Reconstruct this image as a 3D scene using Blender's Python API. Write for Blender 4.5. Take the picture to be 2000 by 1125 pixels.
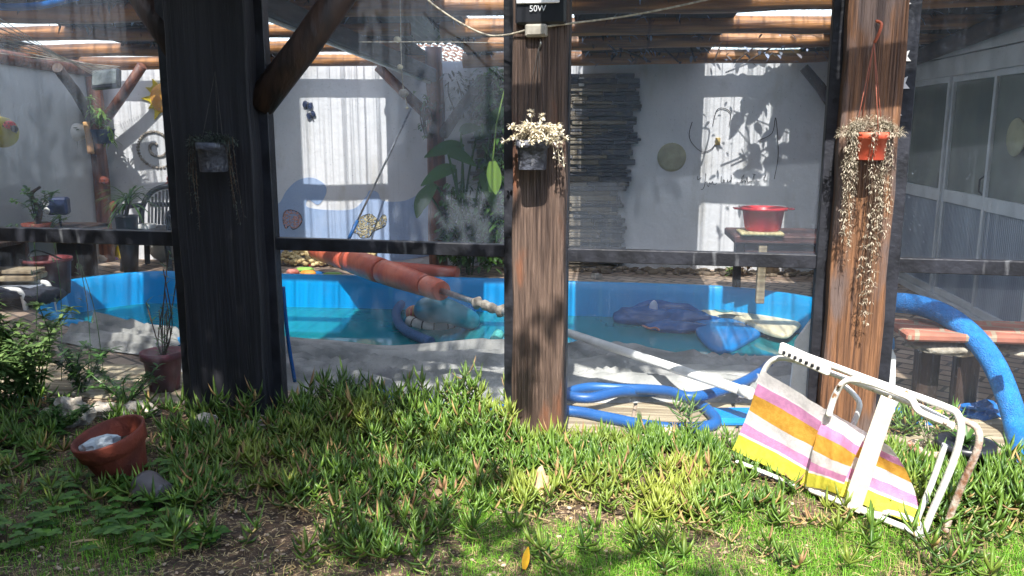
import bpy, bmesh, math, random
from mathutils import Vector, Matrix, Quaternion, noise
from mathutils.geometry import tessellate_polygon
R = math.radians
for o in list(bpy.data.objects): bpy.data.objects.remove(o)
S = bpy.context.scene
COL = S.collection
# ---------------------------------------------------------------- camera, sky, sun, exposure
CAMZ, FPX, YAW, PITCH = 1.5, 1650.0, R(6.6), R(10.8)
cd = bpy.data.cameras.new('camera'); cam = bpy.data.objects.new('camera', cd); COL.objects.link(cam)
cd.sensor_width = 36; cd.lens = FPX / 2000 * 36; cd.clip_start = 0.05; cd.clip_end = 500
cam.location = (0, 0, CAMZ); cam.rotation_euler = (R(90) - PITCH, 0, YAW)
S.camera = cam
SUN_ELEV = 52
w = bpy.data.worlds.new('World'); S.world = w; w.use_nodes = True
wt = w.node_tree; bg = wt.nodes['Background']
sk = wt.nodes.new('ShaderNodeTexSky'); sk.sky_type = 'NISHITA'; sk.sun_disc = False
sk.sun_elevation = R(SUN_ELEV); sk.sun_rotation = R(180)
wt.links.new(sk.outputs[0], bg.inputs[0]); bg.inputs[1].default_value = 0.15
sd = bpy.data.lights.new('sun', 'SUN'); sun = bpy.data.objects.new('sun', sd); COL.objects.link(sun)
sd.energy = 3.7; sd.angle = R(0.5); sd.color = (1, .955, .88)
sun.rotation_euler = (R(90 - SUN_ELEV), 0, 0)
S.view_settings.view_transform = 'Standard'; S.view_settings.look = 'None'
S.view_settings.gamma = 1; S.view_settings.exposure = 1.78
# ---------------------------------------------------------------- pixel -> place helpers (photo pixels, 2000 x 1125)
CM = cam.rotation_euler.to_matrix(); CL = Vector((0, 0, CAMZ))
def ray(px, py): return CM @ Vector(((px - 1000) / FPX, -(py - 562.5) / FPX, -1))
def P(px, py, Y):                                     # point on the plane y = Y
    d = ray(px, py); return CL + d * (Y / d.y)
def G(px, py, z=0.0):                                 # point on the plane z
    d = ray(px, py); return CL + d * ((z - CAMZ) / d.z)
def PX(px, py, X):                                    # point on the plane x = X
    d = ray(px, py); return CL + d * (X / d.x)
FS, FX0, FY0 = -0.082, -0.30, 3.90
def F(px, py, off=0.0):                               # point on the fence plane (off = metres behind it)
    d = ray(px, py); t = (FY0 + off - FS * FX0) / (d.y - FS * d.x); return CL + d * t
def FY(x, off=0.0): return FY0 + FS * (x - FX0) + off
FROT = math.atan(FS)
# ---------------------------------------------------------------- mesh builder
class MB:
    def __init__(s): s.v = []; s.f = []; s.m = []; s.sm = []
    def add(s, vs, fs, mi=0, smooth=False):
        b = len(s.v); s.v += [tuple(v) for v in vs]
        for f in fs: s.f.append(tuple(i + b for i in f)); s.m.append(mi); s.sm.append(smooth)
    def box(s, c, d, rot=None, mi=0, taper=0, bev=0.0):
        c = Vector(c); x, y, z = d[0] / 2, d[1] / 2, d[2] / 2
        if bev > 0:
            b = min(bev, x * .9, y * .9, z * .9); bm = bmesh.new(); bmesh.ops.create_cube(bm, size=1)
            for v in bm.verts: v.co = Vector((v.co.x * 2 * x, v.co.y * 2 * y, v.co.z * 2 * z))
            bmesh.ops.bevel(bm, geom=bm.edges[:], offset=b, segments=1, affect='EDGES')
            bm.verts.index_update()
            vs = [v.co.copy() for v in bm.verts]; fs = [tuple(v.index for v in f.verts) for f in bm.faces]; bm.free()
        else:
            vs = [Vector((i * x * (1 - taper * (k > 0)), j * y * (1 - taper * (k > 0)), k * z)) for k in (-1, 1) for j in (-1, 1) for i in (-1, 1)]
            fs = [(0, 2, 3, 1), (4, 5, 7, 6), (0, 1, 5, 4), (2, 6, 7, 3), (0, 4, 6, 2), (1, 3, 7, 5)]
        if rot is not None: vs = [rot @ v for v in vs]
        s.add([v + c for v in vs], fs, mi); return s
    def bar(s, a, b, w, h, mi=0, up=Vector((0, 0, 1)), bev=0.0):
        a = Vector(a); b = Vector(b); d = b - a; z = d.normalized(); x = z.cross(up)
        if x.length < 1e-4: x = Vector((1, 0, 0))
        x.normalize(); y = x.cross(z)
        m = Matrix((x, y, z)).transposed(); s.box((a + b) / 2, (w, h, d.length), m, mi, bev=bev); return s
    def tube(s, pts, r, n=8, mi=0, cap=True, wob=0.0, rng=None, closed=False):
        pts = [Vector(p) for p in pts]; N = len(pts)
        if not hasattr(r, '__len__'): r = [r] * N
        t = [(pts[min(i + 1, N - 1)] - pts[max(i - 1, 0)]).normalized() for i in range(N)]
        u = Vector((0, 0, 1)) if abs(t[0].z) < .9 else Vector((1, 0, 0))
        a = t[0].cross(u).normalized(); vs = []
        for i in range(N):
            a = (a - t[i] * a.dot(t[i])); a = a.normalized() if a.length > 1e-6 else Vector((1, 0, 0)); b = t[i].cross(a)
            for k in range(n):
                q = 2 * math.pi * k / n; rr = r[i]
                if wob: rr *= 1 + wob * noise.noise(Vector((math.cos(q) * 1.3, math.sin(q) * 1.3, i * .45 + pts[0].x * 3 + pts[0].z)))
                vs.append(pts[i] + (a * math.cos(q) + b * math.sin(q)) * rr)
        fs = [(i * n + k, i * n + (k + 1) % n, (i + 1) * n + (k + 1) % n, (i + 1) * n + k) for i in range(N - 1) for k in range(n)]
        s.add(vs, fs, mi, n > 5)
        if cap:
            b = len(s.v) - len(vs)
            s.f.append(tuple(b + k for k in range(n))[::-1]); s.m.append(mi); s.sm.append(False)
            s.f.append(tuple(b + (N - 1) * n + k for k in range(n))); s.m.append(mi); s.sm.append(False)
        return s
    def lathe(s, prof, c=(0, 0, 0), n=24, mi=0, rot=None, sx=1, sy=1):
        c = Vector(c); vs = []
        for (r, z) in prof:
            for k in range(n):
                q = 2 * math.pi * k / n; v = Vector((r * math.cos(q) * sx, r * math.sin(q) * sy, z))
                vs.append((rot @ v if rot is not None else v) + c)
        N = len(prof)
        fs = [(i * n + k, i * n + (k + 1) % n, (i + 1) * n + (k + 1) % n, (i + 1) * n + k) for i in range(N - 1) for k in range(n)]
        s.add(vs, fs, mi, True); return s
    def blob(s, c, r, sc=(1, 1, 1), amp=.25, freq=1.6, seed=0, sub=2, mi=0, rot=None, smooth=True):
        bm = bmesh.new(); bmesh.ops.create_icosphere(bm, subdivisions=sub, radius=1)
        bm.verts.index_update(); vs = []
        for v in bm.verts:
            q = v.co.copy(); q = q * (1 + amp * noise.noise(q * freq + Vector((seed * 7.3, seed * 1.7, 0))))
            q = Vector((q.x * sc[0], q.y * sc[1], q.z * sc[2])) * r
            if rot is not None: q = rot @ q
            vs.append(q + Vector(c))
        s.add(vs, [tuple(v.index for v in f.verts) for f in bm.faces], mi, smooth); bm.free(); return s
    def quad(s, a, b, c, d, mi=0): s.add([a, b, c, d], [(0, 1, 2, 3)], mi); return s
    def poly(s, pts, th=0.0, n=Vector((0, -1, 0)), mi=0):     # flat outline with thickness
        N = len(pts); fr = [Vector(p) + n * th for p in pts]; bk = [Vector(p) for p in pts]
        tr = tessellate_polygon([fr])
        fs = [tuple(t) for t in tr]
        s.add(fr + bk, fs + [tuple(i + N for i in t)[::-1] for t in fs] + [(i, (i + 1) % N, (i + 1) % N + N, i + N) for i in range(N)], mi); return s
    def leaf(s, p, d, L, W, droop=0.3, n=4, mi=0, fold=.15, side=None):
        p = Vector(p); d = Vector(d).normalized()
        sd_ = side if side is not None else d.cross(Vector((0, 0, 1)))
        if sd_.length < 1e-3: sd_ = Vector((1, 0, 0))
        sd_ = sd_.normalized(); vs = []; fs = []
        q = p.copy(); dd = d.copy()
        for i in range(n + 1):
            t = i / n; wd = W * (math.sin(math.pi * min(1, t * .86 + .12)) ** .8) * .5
            up = sd_.cross(dd)
            vs += [q - sd_ * wd + up * fold * wd, q.copy(), q + sd_ * wd + up * fold * wd]
            dd = (dd + Vector((0, 0, -droop / n))).normalized(); q = q + dd * (L / n)
        for i in range(n):
            b = i * 3; fs += [(b, b + 1, b + 4, b + 3), (b + 1, b + 2, b + 5, b + 4)]
        s.add(vs, fs, mi, True); return s
    def build(s, name, mats, parent=None, recentre=True):
        me = bpy.data.meshes.new(name)
        vs = s.v; off = Vector((0, 0, 0))
        if recentre and vs:
            xs = [v[0] for v in vs]; ys = [v[1] for v in vs]; zs = [v[2] for v in vs]
            off = Vector(((min(xs) + max(xs)) / 2, (min(ys) + max(ys)) / 2, min(zs)))
            vs = [(v[0] - off.x, v[1] - off.y, v[2] - off.z) for v in vs]
        me.from_pydata(vs, [], s.f)
        if not isinstance(mats, (list, tuple)): mats = [mats]
        for m in mats: me.materials.append(m)
        me.polygons.foreach_set('material_index', s.m); me.polygons.foreach_set('use_smooth', s.sm)
        me.validate(); me.update()
        o = bpy.data.objects.new(name, me); COL.objects.link(o); o.location = off
        if parent is not None:
            o.parent = parent; o.matrix_parent_inverse = Matrix.Translation(-WL(parent))
        return o
def WL(o):                                            # world location of an (unrotated) object chain
    return o.location.copy()                          # parts keep world coordinates in .location
def tag(o, label=None, cat=None, group=None, kind=None):
    if label: o['label'] = label
    if cat: o['category'] = cat
    if group: o['group'] = group
    if kind: o['kind'] = kind
    return o
def thing(name, label, cat, loc, group=None):
    o = bpy.data.objects.new(name, None); COL.objects.link(o); o.location = Vector(loc); o.empty_display_size = .1
    return tag(o, label, cat, group)
def smooth_path(pts, k=6):
    pts = [Vector(p) for p in pts]; out = []
    for i in range(len(pts) - 1):
        p0 = pts[max(i - 1, 0)]; p1 = pts[i]; p2 = pts[i + 1]; p3 = pts[min(i + 2, len(pts) - 1)]
        for j in range(k):
            t = j / k
            out.append(.5 * ((2 * p1) + (p2 - p0) * t + (2 * p0 - 5 * p1 + 4 * p2 - p3) * t * t + (3 * p1 - p0 - 3 * p2 + p3) * t ** 3))
    return out + [pts[-1]]
def smooth_loop(pts, k=6):
    pts = [Vector(p) for p in pts]; N = len(pts); out = []
    for i in range(N):
        p0, p1, p2, p3 = pts[i - 1], pts[i], pts[(i + 1) % N], pts[(i + 2) % N]
        for j in range(k):
            t = j / k
            out.append(.5 * ((2 * p1) + (p2 - p0) * t + (2 * p0 - 5 * p1 + 4 * p2 - p3) * t * t + (3 * p1 - p0 - 3 * p2 + p3) * t ** 3))
    return out
# ---------------------------------------------------------------- materials
def M(name, c1, c2=None, scale=(6, 6, 6), rough=.6, bump=.0, bscale=None, metal=0, lo=.35, hi=.65, c3=None, s3=(1.5, 1.5, 1.5), lo3=.55, hi3=.7,
      island=False, transl=0, spec=.5, detail=5, alpha=1, rrange=0.0):
    m = bpy.data.materials.new(name); m.use_nodes = True; t = m.node_tree; N = t.nodes; L = t.links
    bs = N['Principled BSDF']; bs.inputs['Roughness'].default_value = rough; bs.inputs['Metallic'].default_value = metal
    bs.inputs['Specular IOR Level'].default_value = spec; bs.inputs['Alpha'].default_value = alpha
    tc = N.new('ShaderNodeTexCoord')
    def noi(sc, det=detail):
        mp = N.new('ShaderNodeMapping'); mp.inputs['Scale'].default_value = sc; L.new(tc.outputs['Object'], mp.inputs[0])
        nz = N.new('ShaderNodeTexNoise'); nz.inputs['Scale'].default_value = 1; nz.inputs['Detail'].default_value = det
        L.new(mp.outputs[0], nz.inputs['Vector']); return nz.outputs[0]
    def rng(x, a, b):
        r = N.new('ShaderNodeMapRange'); r.inputs[1].default_value = a; r.inputs[2].default_value = b; r.interpolation_type = 'SMOOTHSTEP'
        L.new(x, r.inputs[0]); return r.outputs[0]
    def mix(f, a, b):
        x = N.new('ShaderNodeMix'); x.data_type = 'RGBA'
        if isinstance(f, float): x.inputs[0].default_value = f
        else: L.new(f, x.inputs[0])
        for k, q in ((6, a), (7, b)):
            if isinstance(q, tuple): x.inputs[k].default_value = q[:3] + (1,)
            else: L.new(q, x.inputs[k])
        return x.outputs[2]
    col = tuple(c1) + (1,)
    if c2 is not None:
        n1 = noi(scale); col = mix(rng(n1, lo, hi), tuple(c1), tuple(c2))
        if island:
            g = N.new('ShaderNodeNewGeometry'); col = mix(g.outputs['Random Per Island'], tuple(c1), tuple(c2))
        if c3 is not None: col = mix(rng(noi(s3), lo3, hi3), col, tuple(c3))
        L.new(col, bs.inputs['Base Color'])
    else: bs.inputs['Base Color'].default_value = col
    if rrange:
        rr = N.new('ShaderNodeMapRange'); rr.inputs[3].default_value = rough - rrange; rr.inputs[4].default_value = rough + rrange
        L.new(noi((9, 9, 9)), rr.inputs[0]); L.new(rr.outputs[0], bs.inputs['Roughness'])
    if bump:
        b = N.new('ShaderNodeBump'); b.inputs['Strength'].default_value = bump; b.inputs['Distance'].default_value = .02
        L.new(noi(bscale or scale), b.inputs['Height']); L.new(b.outputs[0], bs.inputs['Normal'])
    if transl:
        tr = N.new('ShaderNodeBsdfTranslucent'); mx = N.new('ShaderNodeMixShader'); mx.inputs[0].default_value = transl
        if c2 is not None: L.new(col, tr.inputs[0])
        else: tr.inputs[0].default_value = col
        L.new(bs.outputs[0], mx.inputs[1]); L.new(tr.outputs[0], mx.inputs[2]); L.new(mx.outputs[0], N['Material Output'].inputs[0])
    return m
def lin(r, g, b): return tuple((c / 255 / 12.92) if c / 255 <= .04045 else ((c / 255 + .055) / 1.055) ** 2.4 for c in (r, g, b))
m_post = M('weathered_post_wood', lin(112, 92, 80), lin(62, 48, 42), (85, 85, 3.0), .62, 1, (150, 150, 5), lo=.3, hi=.7, c3=lin(132, 84, 58), s3=(8, 8, 2.2), lo3=.56, hi3=.72, detail=12)
m_post_r = M('orange_post_wood', lin(136, 96, 66), lin(78, 54, 40), (85, 85, 2.4), .6, 1, (150, 150, 4), lo=.3, hi=.7, c3=lin(104, 88, 82), s3=(8, 8, 2.4), lo3=.48, hi3=.62, detail=12)
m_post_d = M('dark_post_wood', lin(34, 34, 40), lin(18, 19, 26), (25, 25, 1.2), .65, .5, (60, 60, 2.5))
m_black = M('black_painted_wood', lin(40, 42, 50), lin(22, 24, 30), (9, 9, 9), .45, .2, (40, 40, 40), c3=lin(80, 82, 86), s3=(14, 14, 2.5), lo3=.62, hi3=.72)
m_log = M('varnished_log', lin(178, 122, 66), lin(96, 62, 36), (1.2, 22, 22), .45, .5, (2, 40, 40), c3=lin(88, 52, 30), s3=(16, 3, 3), lo3=.6, hi3=.75)
m_logv = M('brown_log_upright', lin(128, 78, 56), lin(80, 48, 38), (20, 20, 1.2), .5, .5, (30, 30, 3))
m_logd = M('dark_log', lin(66, 48, 40), lin(38, 30, 28), (14, 14, 3), .6, .5, (30, 30, 6))
m_mat = M('dark_reed_mat', lin(58, 42, 34), lin(26, 20, 18), (3, 60, 30), .8, .8, (4, 90, 60), c3=lin(150, 165, 185), s3=(6, 9, 9), lo3=.66, hi3=.68)
m_metal = M('roof_sheet_metal', lin(170, 172, 170), lin(120, 122, 122), (2, 1, 2), .5, .1, metal=.2)
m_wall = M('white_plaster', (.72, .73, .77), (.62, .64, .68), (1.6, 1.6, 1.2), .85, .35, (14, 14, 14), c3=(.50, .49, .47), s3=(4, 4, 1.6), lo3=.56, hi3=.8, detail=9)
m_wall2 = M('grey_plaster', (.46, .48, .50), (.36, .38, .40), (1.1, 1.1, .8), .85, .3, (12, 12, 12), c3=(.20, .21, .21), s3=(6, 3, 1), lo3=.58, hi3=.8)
m_mural = M('blue_mural_paint', lin(160, 180, 214), lin(146, 170, 208), (3, 3, 3), .8, .2, (14, 14, 14))
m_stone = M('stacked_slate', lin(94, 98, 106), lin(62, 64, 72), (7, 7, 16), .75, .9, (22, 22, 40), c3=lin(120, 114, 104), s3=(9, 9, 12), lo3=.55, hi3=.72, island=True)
m_stone_sun = M('tan_sunlit_slate', lin(128, 120, 106), lin(100, 94, 86), (7, 7, 16), .75, .9, (22, 22, 40), island=True)  # tan copy of the slate, paler to hold the sun strip in its colour
m_soil = M('garden_soil', lin(96, 76, 58), lin(58, 46, 36), (22, 22, 22), .95, .8, (60, 60, 60), c3=lin(168, 148, 120), s3=(70, 70, 70), lo3=.58, hi3=.66)
m_liner = M('blue_pool_liner', (.0, .33, .74), (.0, .27, .66), (1.2, 1.2, .6), .3, .25, (14, 14, 1), c3=(.05, .42, .72), s3=(9, 9, .7), lo3=.58, hi3=.8)
m_tarp = M('grey_tarp', lin(164, 162, 158), lin(122, 122, 120), (5, 5, 5), .7, .3, (90, 90, 90), c3=lin(112, 110, 112), s3=(2, 5, 5), lo3=.55, hi3=.75)
m_hose = M('blue_hose', lin(22, 92, 158), lin(18, 76, 138), (3, 3, 3), .42, .0)
m_foamb = M('blue_foam', (.004, .19, .56), (.002, .14, .44), (30, 30, 30), .55, .7, (150, 150, 150), c3=(.02, .21, .56), s3=(4, 4, 9), lo3=.5, hi3=.8)
m_foamd = M('dull_blue_foam', lin(58, 100, 150), lin(44, 82, 130), (50, 50, 50), .55, .4, (150, 150, 150))
m_terra = M('terracotta', lin(124, 56, 38), lin(88, 40, 30), (7, 7, 7), .75, .4, (30, 30, 30), c3=lin(196, 140, 116), s3=(11, 11, 11), lo3=.62, hi3=.72)
m_orange = M('orange_plastic', lin(205, 96, 72), lin(180, 80, 62), (5, 5, 5), .4, .1)
m_orangef = M('orange_vinyl', lin(224, 116, 84), lin(196, 92, 70), (9, 3, 3), .45, .5, (9, 9, 9), c3=lin(160, 84, 70), s3=(14, 14, 14), lo3=.6, hi3=.75)
m_steel = M('pole_steel', lin(200, 200, 200), lin(150, 150, 152), (20, 20, 20), .28, .0, metal=.8)
m_white = M('white_enamel', lin(236, 234, 228), lin(208, 206, 200), (8, 8, 8), .3, .1, (50, 50, 50), c3=lin(150, 110, 80), s3=(24, 24, 24), lo3=.63, hi3=.7)
m_rust = M('rusty_enamel', lin(190, 178, 165), lin(128, 88, 64), (22, 22, 22), .55, .3, (70, 70, 70))
m_whitep = M('white_plastic', lin(220, 220, 218), lin(200, 200, 198), (9, 9, 9), .4)
m_pot_k = M('dusty_black_plastic', lin(92, 96, 108), lin(60, 62, 72), (30, 30, 60), .55, .3, (90, 90, 90), c3=lin(128, 130, 138), s3=(50, 50, 18), lo3=.58, hi3=.7)
m_red = M('red_plastic', lin(214, 46, 56), lin(196, 38, 48), (6, 6, 6), .3, transl=.1)
m_alu = M('aluminium_frame', lin(214, 218, 222), lin(190, 194, 198), (3, 3, 3), .5, .05, (40, 40, 3), metal=.1)
m_ribk = M('ribbed_aluminium', lin(172, 180, 192), lin(146, 154, 168), (3, 3, 1), .5, metal=.1)
m_glassd = M('dark_frosted_glass', lin(104, 112, 108), lin(128, 134, 126), (1.4, 1.4, 1.0), .13, .0, c3=lin(62, 70, 72), s3=(1, .6, .5))
m_leafd = M('deep_green_leaf', lin(52, 84, 40), lin(78, 116, 52), island=True, transl=.3, rough=.42)
m_leafl = M('light_green_leaf', lin(92, 136, 52), lin(142, 172, 80), island=True, transl=.35, rough=.45)
m_ice = M('ice_plant_leaf', lin(50, 82, 28), lin(104, 134, 50), c3=lin(136, 146, 60), s3=(2.2, 2.2, 2.2), lo3=.5, hi3=.7, island=True, transl=.15, rough=.42)
m_iceb = M('dry_ice_plant', lin(128, 96, 68), lin(158, 132, 80), island=True, rough=.7)
m_grass = M('grass_blade', lin(78, 134, 30), lin(136, 184, 60), island=True, transl=.3, rough=.5)
m_straw = M('dry_grass', lin(176, 158, 112), lin(138, 116, 78), island=True, rough=.8)
m_flower = M('cream_flower', lin(246, 240, 228), lin(226, 214, 180), island=True, transl=.25, rough=.7)
m_dry = M('trailing_succulent', lin(200, 188, 168), lin(118, 112, 92), island=True, transl=.15, rough=.7)
m_rock = M('pale_rock', lin(176, 168, 156), lin(128, 120, 110), (14, 14, 14), .85, .8, (30, 30, 30))
m_bark = M('tree_bark', lin(96, 76, 60), lin(58, 46, 38), (14, 14, 3), .85, .9, (30, 30, 6))
m_yellow = M('yellow_paint', lin(222, 202, 40), lin(190, 168, 40), (9, 9, 9), .6)
m_olive = M('olive_yellow_plastic', lin(172, 160, 40), lin(150, 140, 36), (4, 4, 4), .45)
m_beige = M('beige_reflection', lin(178, 176, 148), lin(160, 158, 134), (9, 9, 9), .7, .2)
m_dark = M('dark_plastic', lin(38, 40, 46), lin(22, 24, 28), (6, 6, 6), .4)
m_navy = M('navy_paint', lin(34, 48, 84), lin(24, 36, 66), (6, 6, 6), .5)
m_string = M('pale_cord', lin(205, 196, 176), lin(160, 150, 132), (60, 60, 60), .8)
m_wire = M('dark_wire', lin(58, 54, 52), lin(38, 36, 36), (60, 60, 60), .6)
m_pink = M('pink_clay', lin(206, 140, 128), lin(170, 96, 80), (20, 20, 20), .6, .3)
m_teal = M('teal_float_vinyl', lin(36, 120, 140), lin(60, 140, 160), (5, 5, 5), .3)
m_blueV = M('deep_blue_vinyl', (.0, .10, .36), (.0, .07, .26), (4, 4, 4), .25)
m_blueL = M('bright_blue_vinyl', (.0, .22, .6), (.0, .17, .52), (2, 2, 2), .22)
m_cream = M('cream_board', lin(232, 222, 188), lin(206, 196, 166), (16, 5, 5), .5, .2)
m_plank = M('weathered_plank', lin(172, 158, 132), lin(128, 112, 90), (2, 30, 20), .8, .4, (4, 60, 40))
m_conc = M('rough_concrete', lin(172, 164, 148), lin(120, 112, 100), (12, 12, 12), .9, .8, (30, 30, 30))
m_lime = M('lime_plastic', lin(150, 205, 90)); m_ora2 = M('amber_plastic', lin(235, 160, 60)); m_viol = M('violet_plastic', lin(120, 80, 150))
def film_mat(dusty=1.0):  # dusty scales the dust and the haze veil together
    m = bpy.data.materials.new('dust_haze_film'); m.use_nodes = True; t = m.node_tree; N = t.nodes; L = t.links
    N.remove(N['Principled BSDF']); out = N['Material Output']
    tc = N.new('ShaderNodeTexCoord')
    def noi(sc, det=4, rough=.5):
        mp = N.new('ShaderNodeMapping'); mp.inputs['Scale'].default_value = sc; L.new(tc.outputs['Object'], mp.inputs[0])
        nz = N.new('ShaderNodeTexNoise'); nz.inputs['Scale'].default_value = 1; nz.inputs['Detail'].default_value = det; nz.inputs['Roughness'].default_value = rough
        L.new(mp.outputs[0], nz.inputs['Vector']); return nz.outputs[0]
    def rng(x, a, b, c, d):
        r = N.new('ShaderNodeMapRange'); 
        for i, q in enumerate((a, b, c, d)): r.inputs[i + 1].default_value = q
        L.new(x, r.inputs[0]); return r.outputs[0]
    def mth(op, a, b):
        q = N.new('ShaderNodeMath'); q.operation = op
        for i, x in enumerate((a, b)):
            if isinstance(x, float): q.inputs[i].default_value = x
            else: L.new(x, q.inputs[i])
        return q.outputs[0]
    dust_haze = rng(noi((1.3, 1.3, .9)), .3, .75, .045 * dusty, .125 * dusty)
    speck = rng(noi((150, 150, 150), 1), .70, .76, 0, .22)
    streak = rng(noi((55, 55, 1.5), 3), .60, .78, 0, .05)
    f = mth('ADD', mth('ADD', dust_haze, speck), streak)
    tr = N.new('ShaderNodeBsdfTransparent'); tr.inputs[0].default_value = (.93, .95, .96, 1)
    df = N.new('ShaderNodeBsdfDiffuse'); df.inputs[0].default_value = (.62, .72, .88, 1)  # real dust plus haze: tint blued to put a veil into the film
    tl = N.new('ShaderNodeBsdfTranslucent'); tl.inputs[0].default_value = (.62, .72, .88, 1)
    dm = N.new('ShaderNodeMixShader'); dm.inputs[0].default_value = .45; L.new(df.outputs[0], dm.inputs[1]); L.new(tl.outputs[0], dm.inputs[2])
    gl = N.new('ShaderNodeBsdfGlossy'); gl.inputs['Roughness'].default_value = .06
    bp = N.new('ShaderNodeBump'); bp.inputs['Strength'].default_value = .35; bp.inputs['Distance'].default_value = .02
    L.new(noi((3, 3, 1.2), 3), bp.inputs['Height']); L.new(bp.outputs[0], gl.inputs['Normal'])
    a = N.new('ShaderNodeMixShader'); L.new(f, a.inputs[0]); L.new(tr.outputs[0], a.inputs[1]); L.new(dm.outputs[0], a.inputs[2])
    fr = N.new('ShaderNodeLayerWeight'); fr.inputs[0].default_value = .5
    pw = N.new('ShaderNodeMath'); pw.operation = 'POWER'; pw.inputs[1].default_value = 5.0; L.new(fr.outputs['Facing'], pw.inputs[0])
    ad = N.new('ShaderNodeMath'); ad.operation = 'MULTIPLY_ADD'; ad.inputs[1].default_value = .6; ad.inputs[2].default_value = .025; L.new(pw.outputs[0], ad.inputs[0])
    b = N.new('ShaderNodeMixShader'); L.new(ad.outputs[0], b.inputs[0]); L.new(a.outputs[0], b.inputs[1]); L.new(gl.outputs[0], b.inputs[2])
    L.new(b.outputs[0], out.inputs[0]); return m
m_film = film_mat(); m_film_c = film_mat(.35); m_film_h = film_mat(1.4); m_film_l = film_mat(.5)
def clear_mat():                                      # clear corrugated sheet, its tint striped to imitate sun streaks focused by the ribs
    m = bpy.data.materials.new('clear_corrugated_sheet'); m.use_nodes = True; t = m.node_tree; N = t.nodes; L = t.links
    N.remove(N['Principled BSDF']); out = N['Material Output']; tc = N.new('ShaderNodeTexCoord')
    mp = N.new('ShaderNodeMapping'); mp.inputs['Scale'].default_value = (26, .12, .12); L.new(tc.outputs['Object'], mp.inputs[0])
    nz = N.new('ShaderNodeTexNoise'); nz.inputs['Scale'].default_value = 1; nz.inputs['Detail'].default_value = 4; nz.inputs['Roughness'].default_value = .6
    L.new(mp.outputs[0], nz.inputs['Vector'])
    r = N.new('ShaderNodeMapRange'); r.inputs[1].default_value = .40; r.inputs[2].default_value = .50; r.inputs[3].default_value = .22; r.inputs[4].default_value = .86
    L.new(nz.outputs[0], r.inputs[0])
    tr = N.new('ShaderNodeBsdfTransparent'); L.new(r.outputs[0], tr.inputs[0])
    tl = N.new('ShaderNodeBsdfTranslucent'); tl.inputs[0].default_value = (.8, .8, .76, 1)
    mx = N.new('ShaderNodeMixShader'); mx.inputs[0].default_value = .42
    L.new(tr.outputs[0], mx.inputs[1]); L.new(tl.outputs[0], mx.inputs[2]); L.new(mx.outputs[0], out.inputs[0]); return m
m_clear = clear_mat()
def water_mat():
    m = M('pool_water_surface', (.006, .18, .21), (.012, .24, .27), (.8, .8, .8), .04)
    t = m.node_tree; N = t.nodes; L = t.links; bs = N['Principled BSDF']; bs.inputs['IOR'].default_value = 1.5
    tc = N.new('ShaderNodeTexCoord'); mp = N.new('ShaderNodeMapping'); mp.inputs['Scale'].default_value = (2.2, 5, 1); L.new(tc.outputs['Object'], mp.inputs[0])
    nz = N.new('ShaderNodeTexNoise'); nz.inputs['Scale'].default_value = 1; nz.inputs['Detail'].default_value = 2; L.new(mp.outputs[0], nz.inputs['Vector'])
    b = N.new('ShaderNodeBump'); b.inputs['Strength'].default_value = .05; b.inputs['Distance'].default_value = .03
    L.new(nz.outputs[0], b.inputs['Height']); L.new(b.outputs[0], bs.inputs['Normal']); return m
m_water = water_mat()
def brick_mat(name, c1, c2, mortar, sc, bw=.5, rh=.25, rot=0, msize=.02, bump=.4):
    m = M(name, c1, c2); t = m.node_tree; N = t.nodes; L = t.links; bs = N['Principled BSDF']; bs.inputs['Roughness'].default_value = .85
    tc = N.new('ShaderNodeTexCoord'); mp = N.new('ShaderNodeMapping'); mp.inputs['Rotation'].default_value = (0, 0, rot); L.new(tc.outputs['Object'], mp.inputs[0])
    br = N.new('ShaderNodeTexBrick'); br.inputs['Scale'].default_value = sc; br.inputs['Color1'].default_value = c1 + (1,); br.inputs['Color2'].default_value = c2 + (1,)
    br.inputs['Mortar'].default_value = mortar + (1,); br.inputs['Mortar Size'].default_value = msize; br.inputs['Brick Width'].default_value = bw; br.inputs['Row Height'].default_value = rh
    L.new(mp.outputs[0], br.inputs['Vector'])
    nz = N.new('ShaderNodeTexNoise'); nz.inputs['Scale'].default_value = 7; nz.inputs['Detail'].default_value = 6; L.new(tc.outputs['Object'], nz.inputs['Vector'])
    mx = N.new('ShaderNodeMix'); mx.data_type = 'RGBA'; mx.blend_type = 'MULTIPLY'; mx.inputs[0].default_value = .8
    r = N.new('ShaderNodeMapRange'); r.inputs[1].default_value = .3; r.inputs[2].default_value = .7; r.inputs[3].default_value = .6; r.inputs[4].default_value = 1.15; L.new(nz.outputs[0], r.inputs[0])
    L.new(br.outputs[0], mx.inputs[6]); L.new(r.outputs[0], mx.inputs[7]); L.new(mx.outputs[2], bs.inputs['Base Color'])
    b = N.new('ShaderNodeBump'); b.inputs['Strength'].default_value = bump; b.inputs['Distance'].default_value = .01; b.invert = True
    L.new(br.outputs['Fac'], b.inputs['Height']); L.new(b.outputs[0], bs.inputs['Normal']); return m
m_deck = brick_mat('brick_paving', lin(178, 158, 138), lin(148, 126, 110), lin(96, 86, 78), 1, .24, .12, .6, .012)
m_pav = brick_mat('grey_slab_paving', lin(172, 166, 158), lin(150, 144, 136), lin(70, 66, 62), 1, .34, .9, R(8), .018)
m_brick = brick_mat('brick_top', lin(176, 112, 90), lin(150, 92, 74), lin(150, 132, 112), 1, .24, .12, .3, .012)
m_tile = brick_mat('clay_roof_tile', lin(168, 128, 100), lin(130, 96, 78), lin(44, 34, 30), 1, .2, .3, 0, .03, 1)
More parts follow.
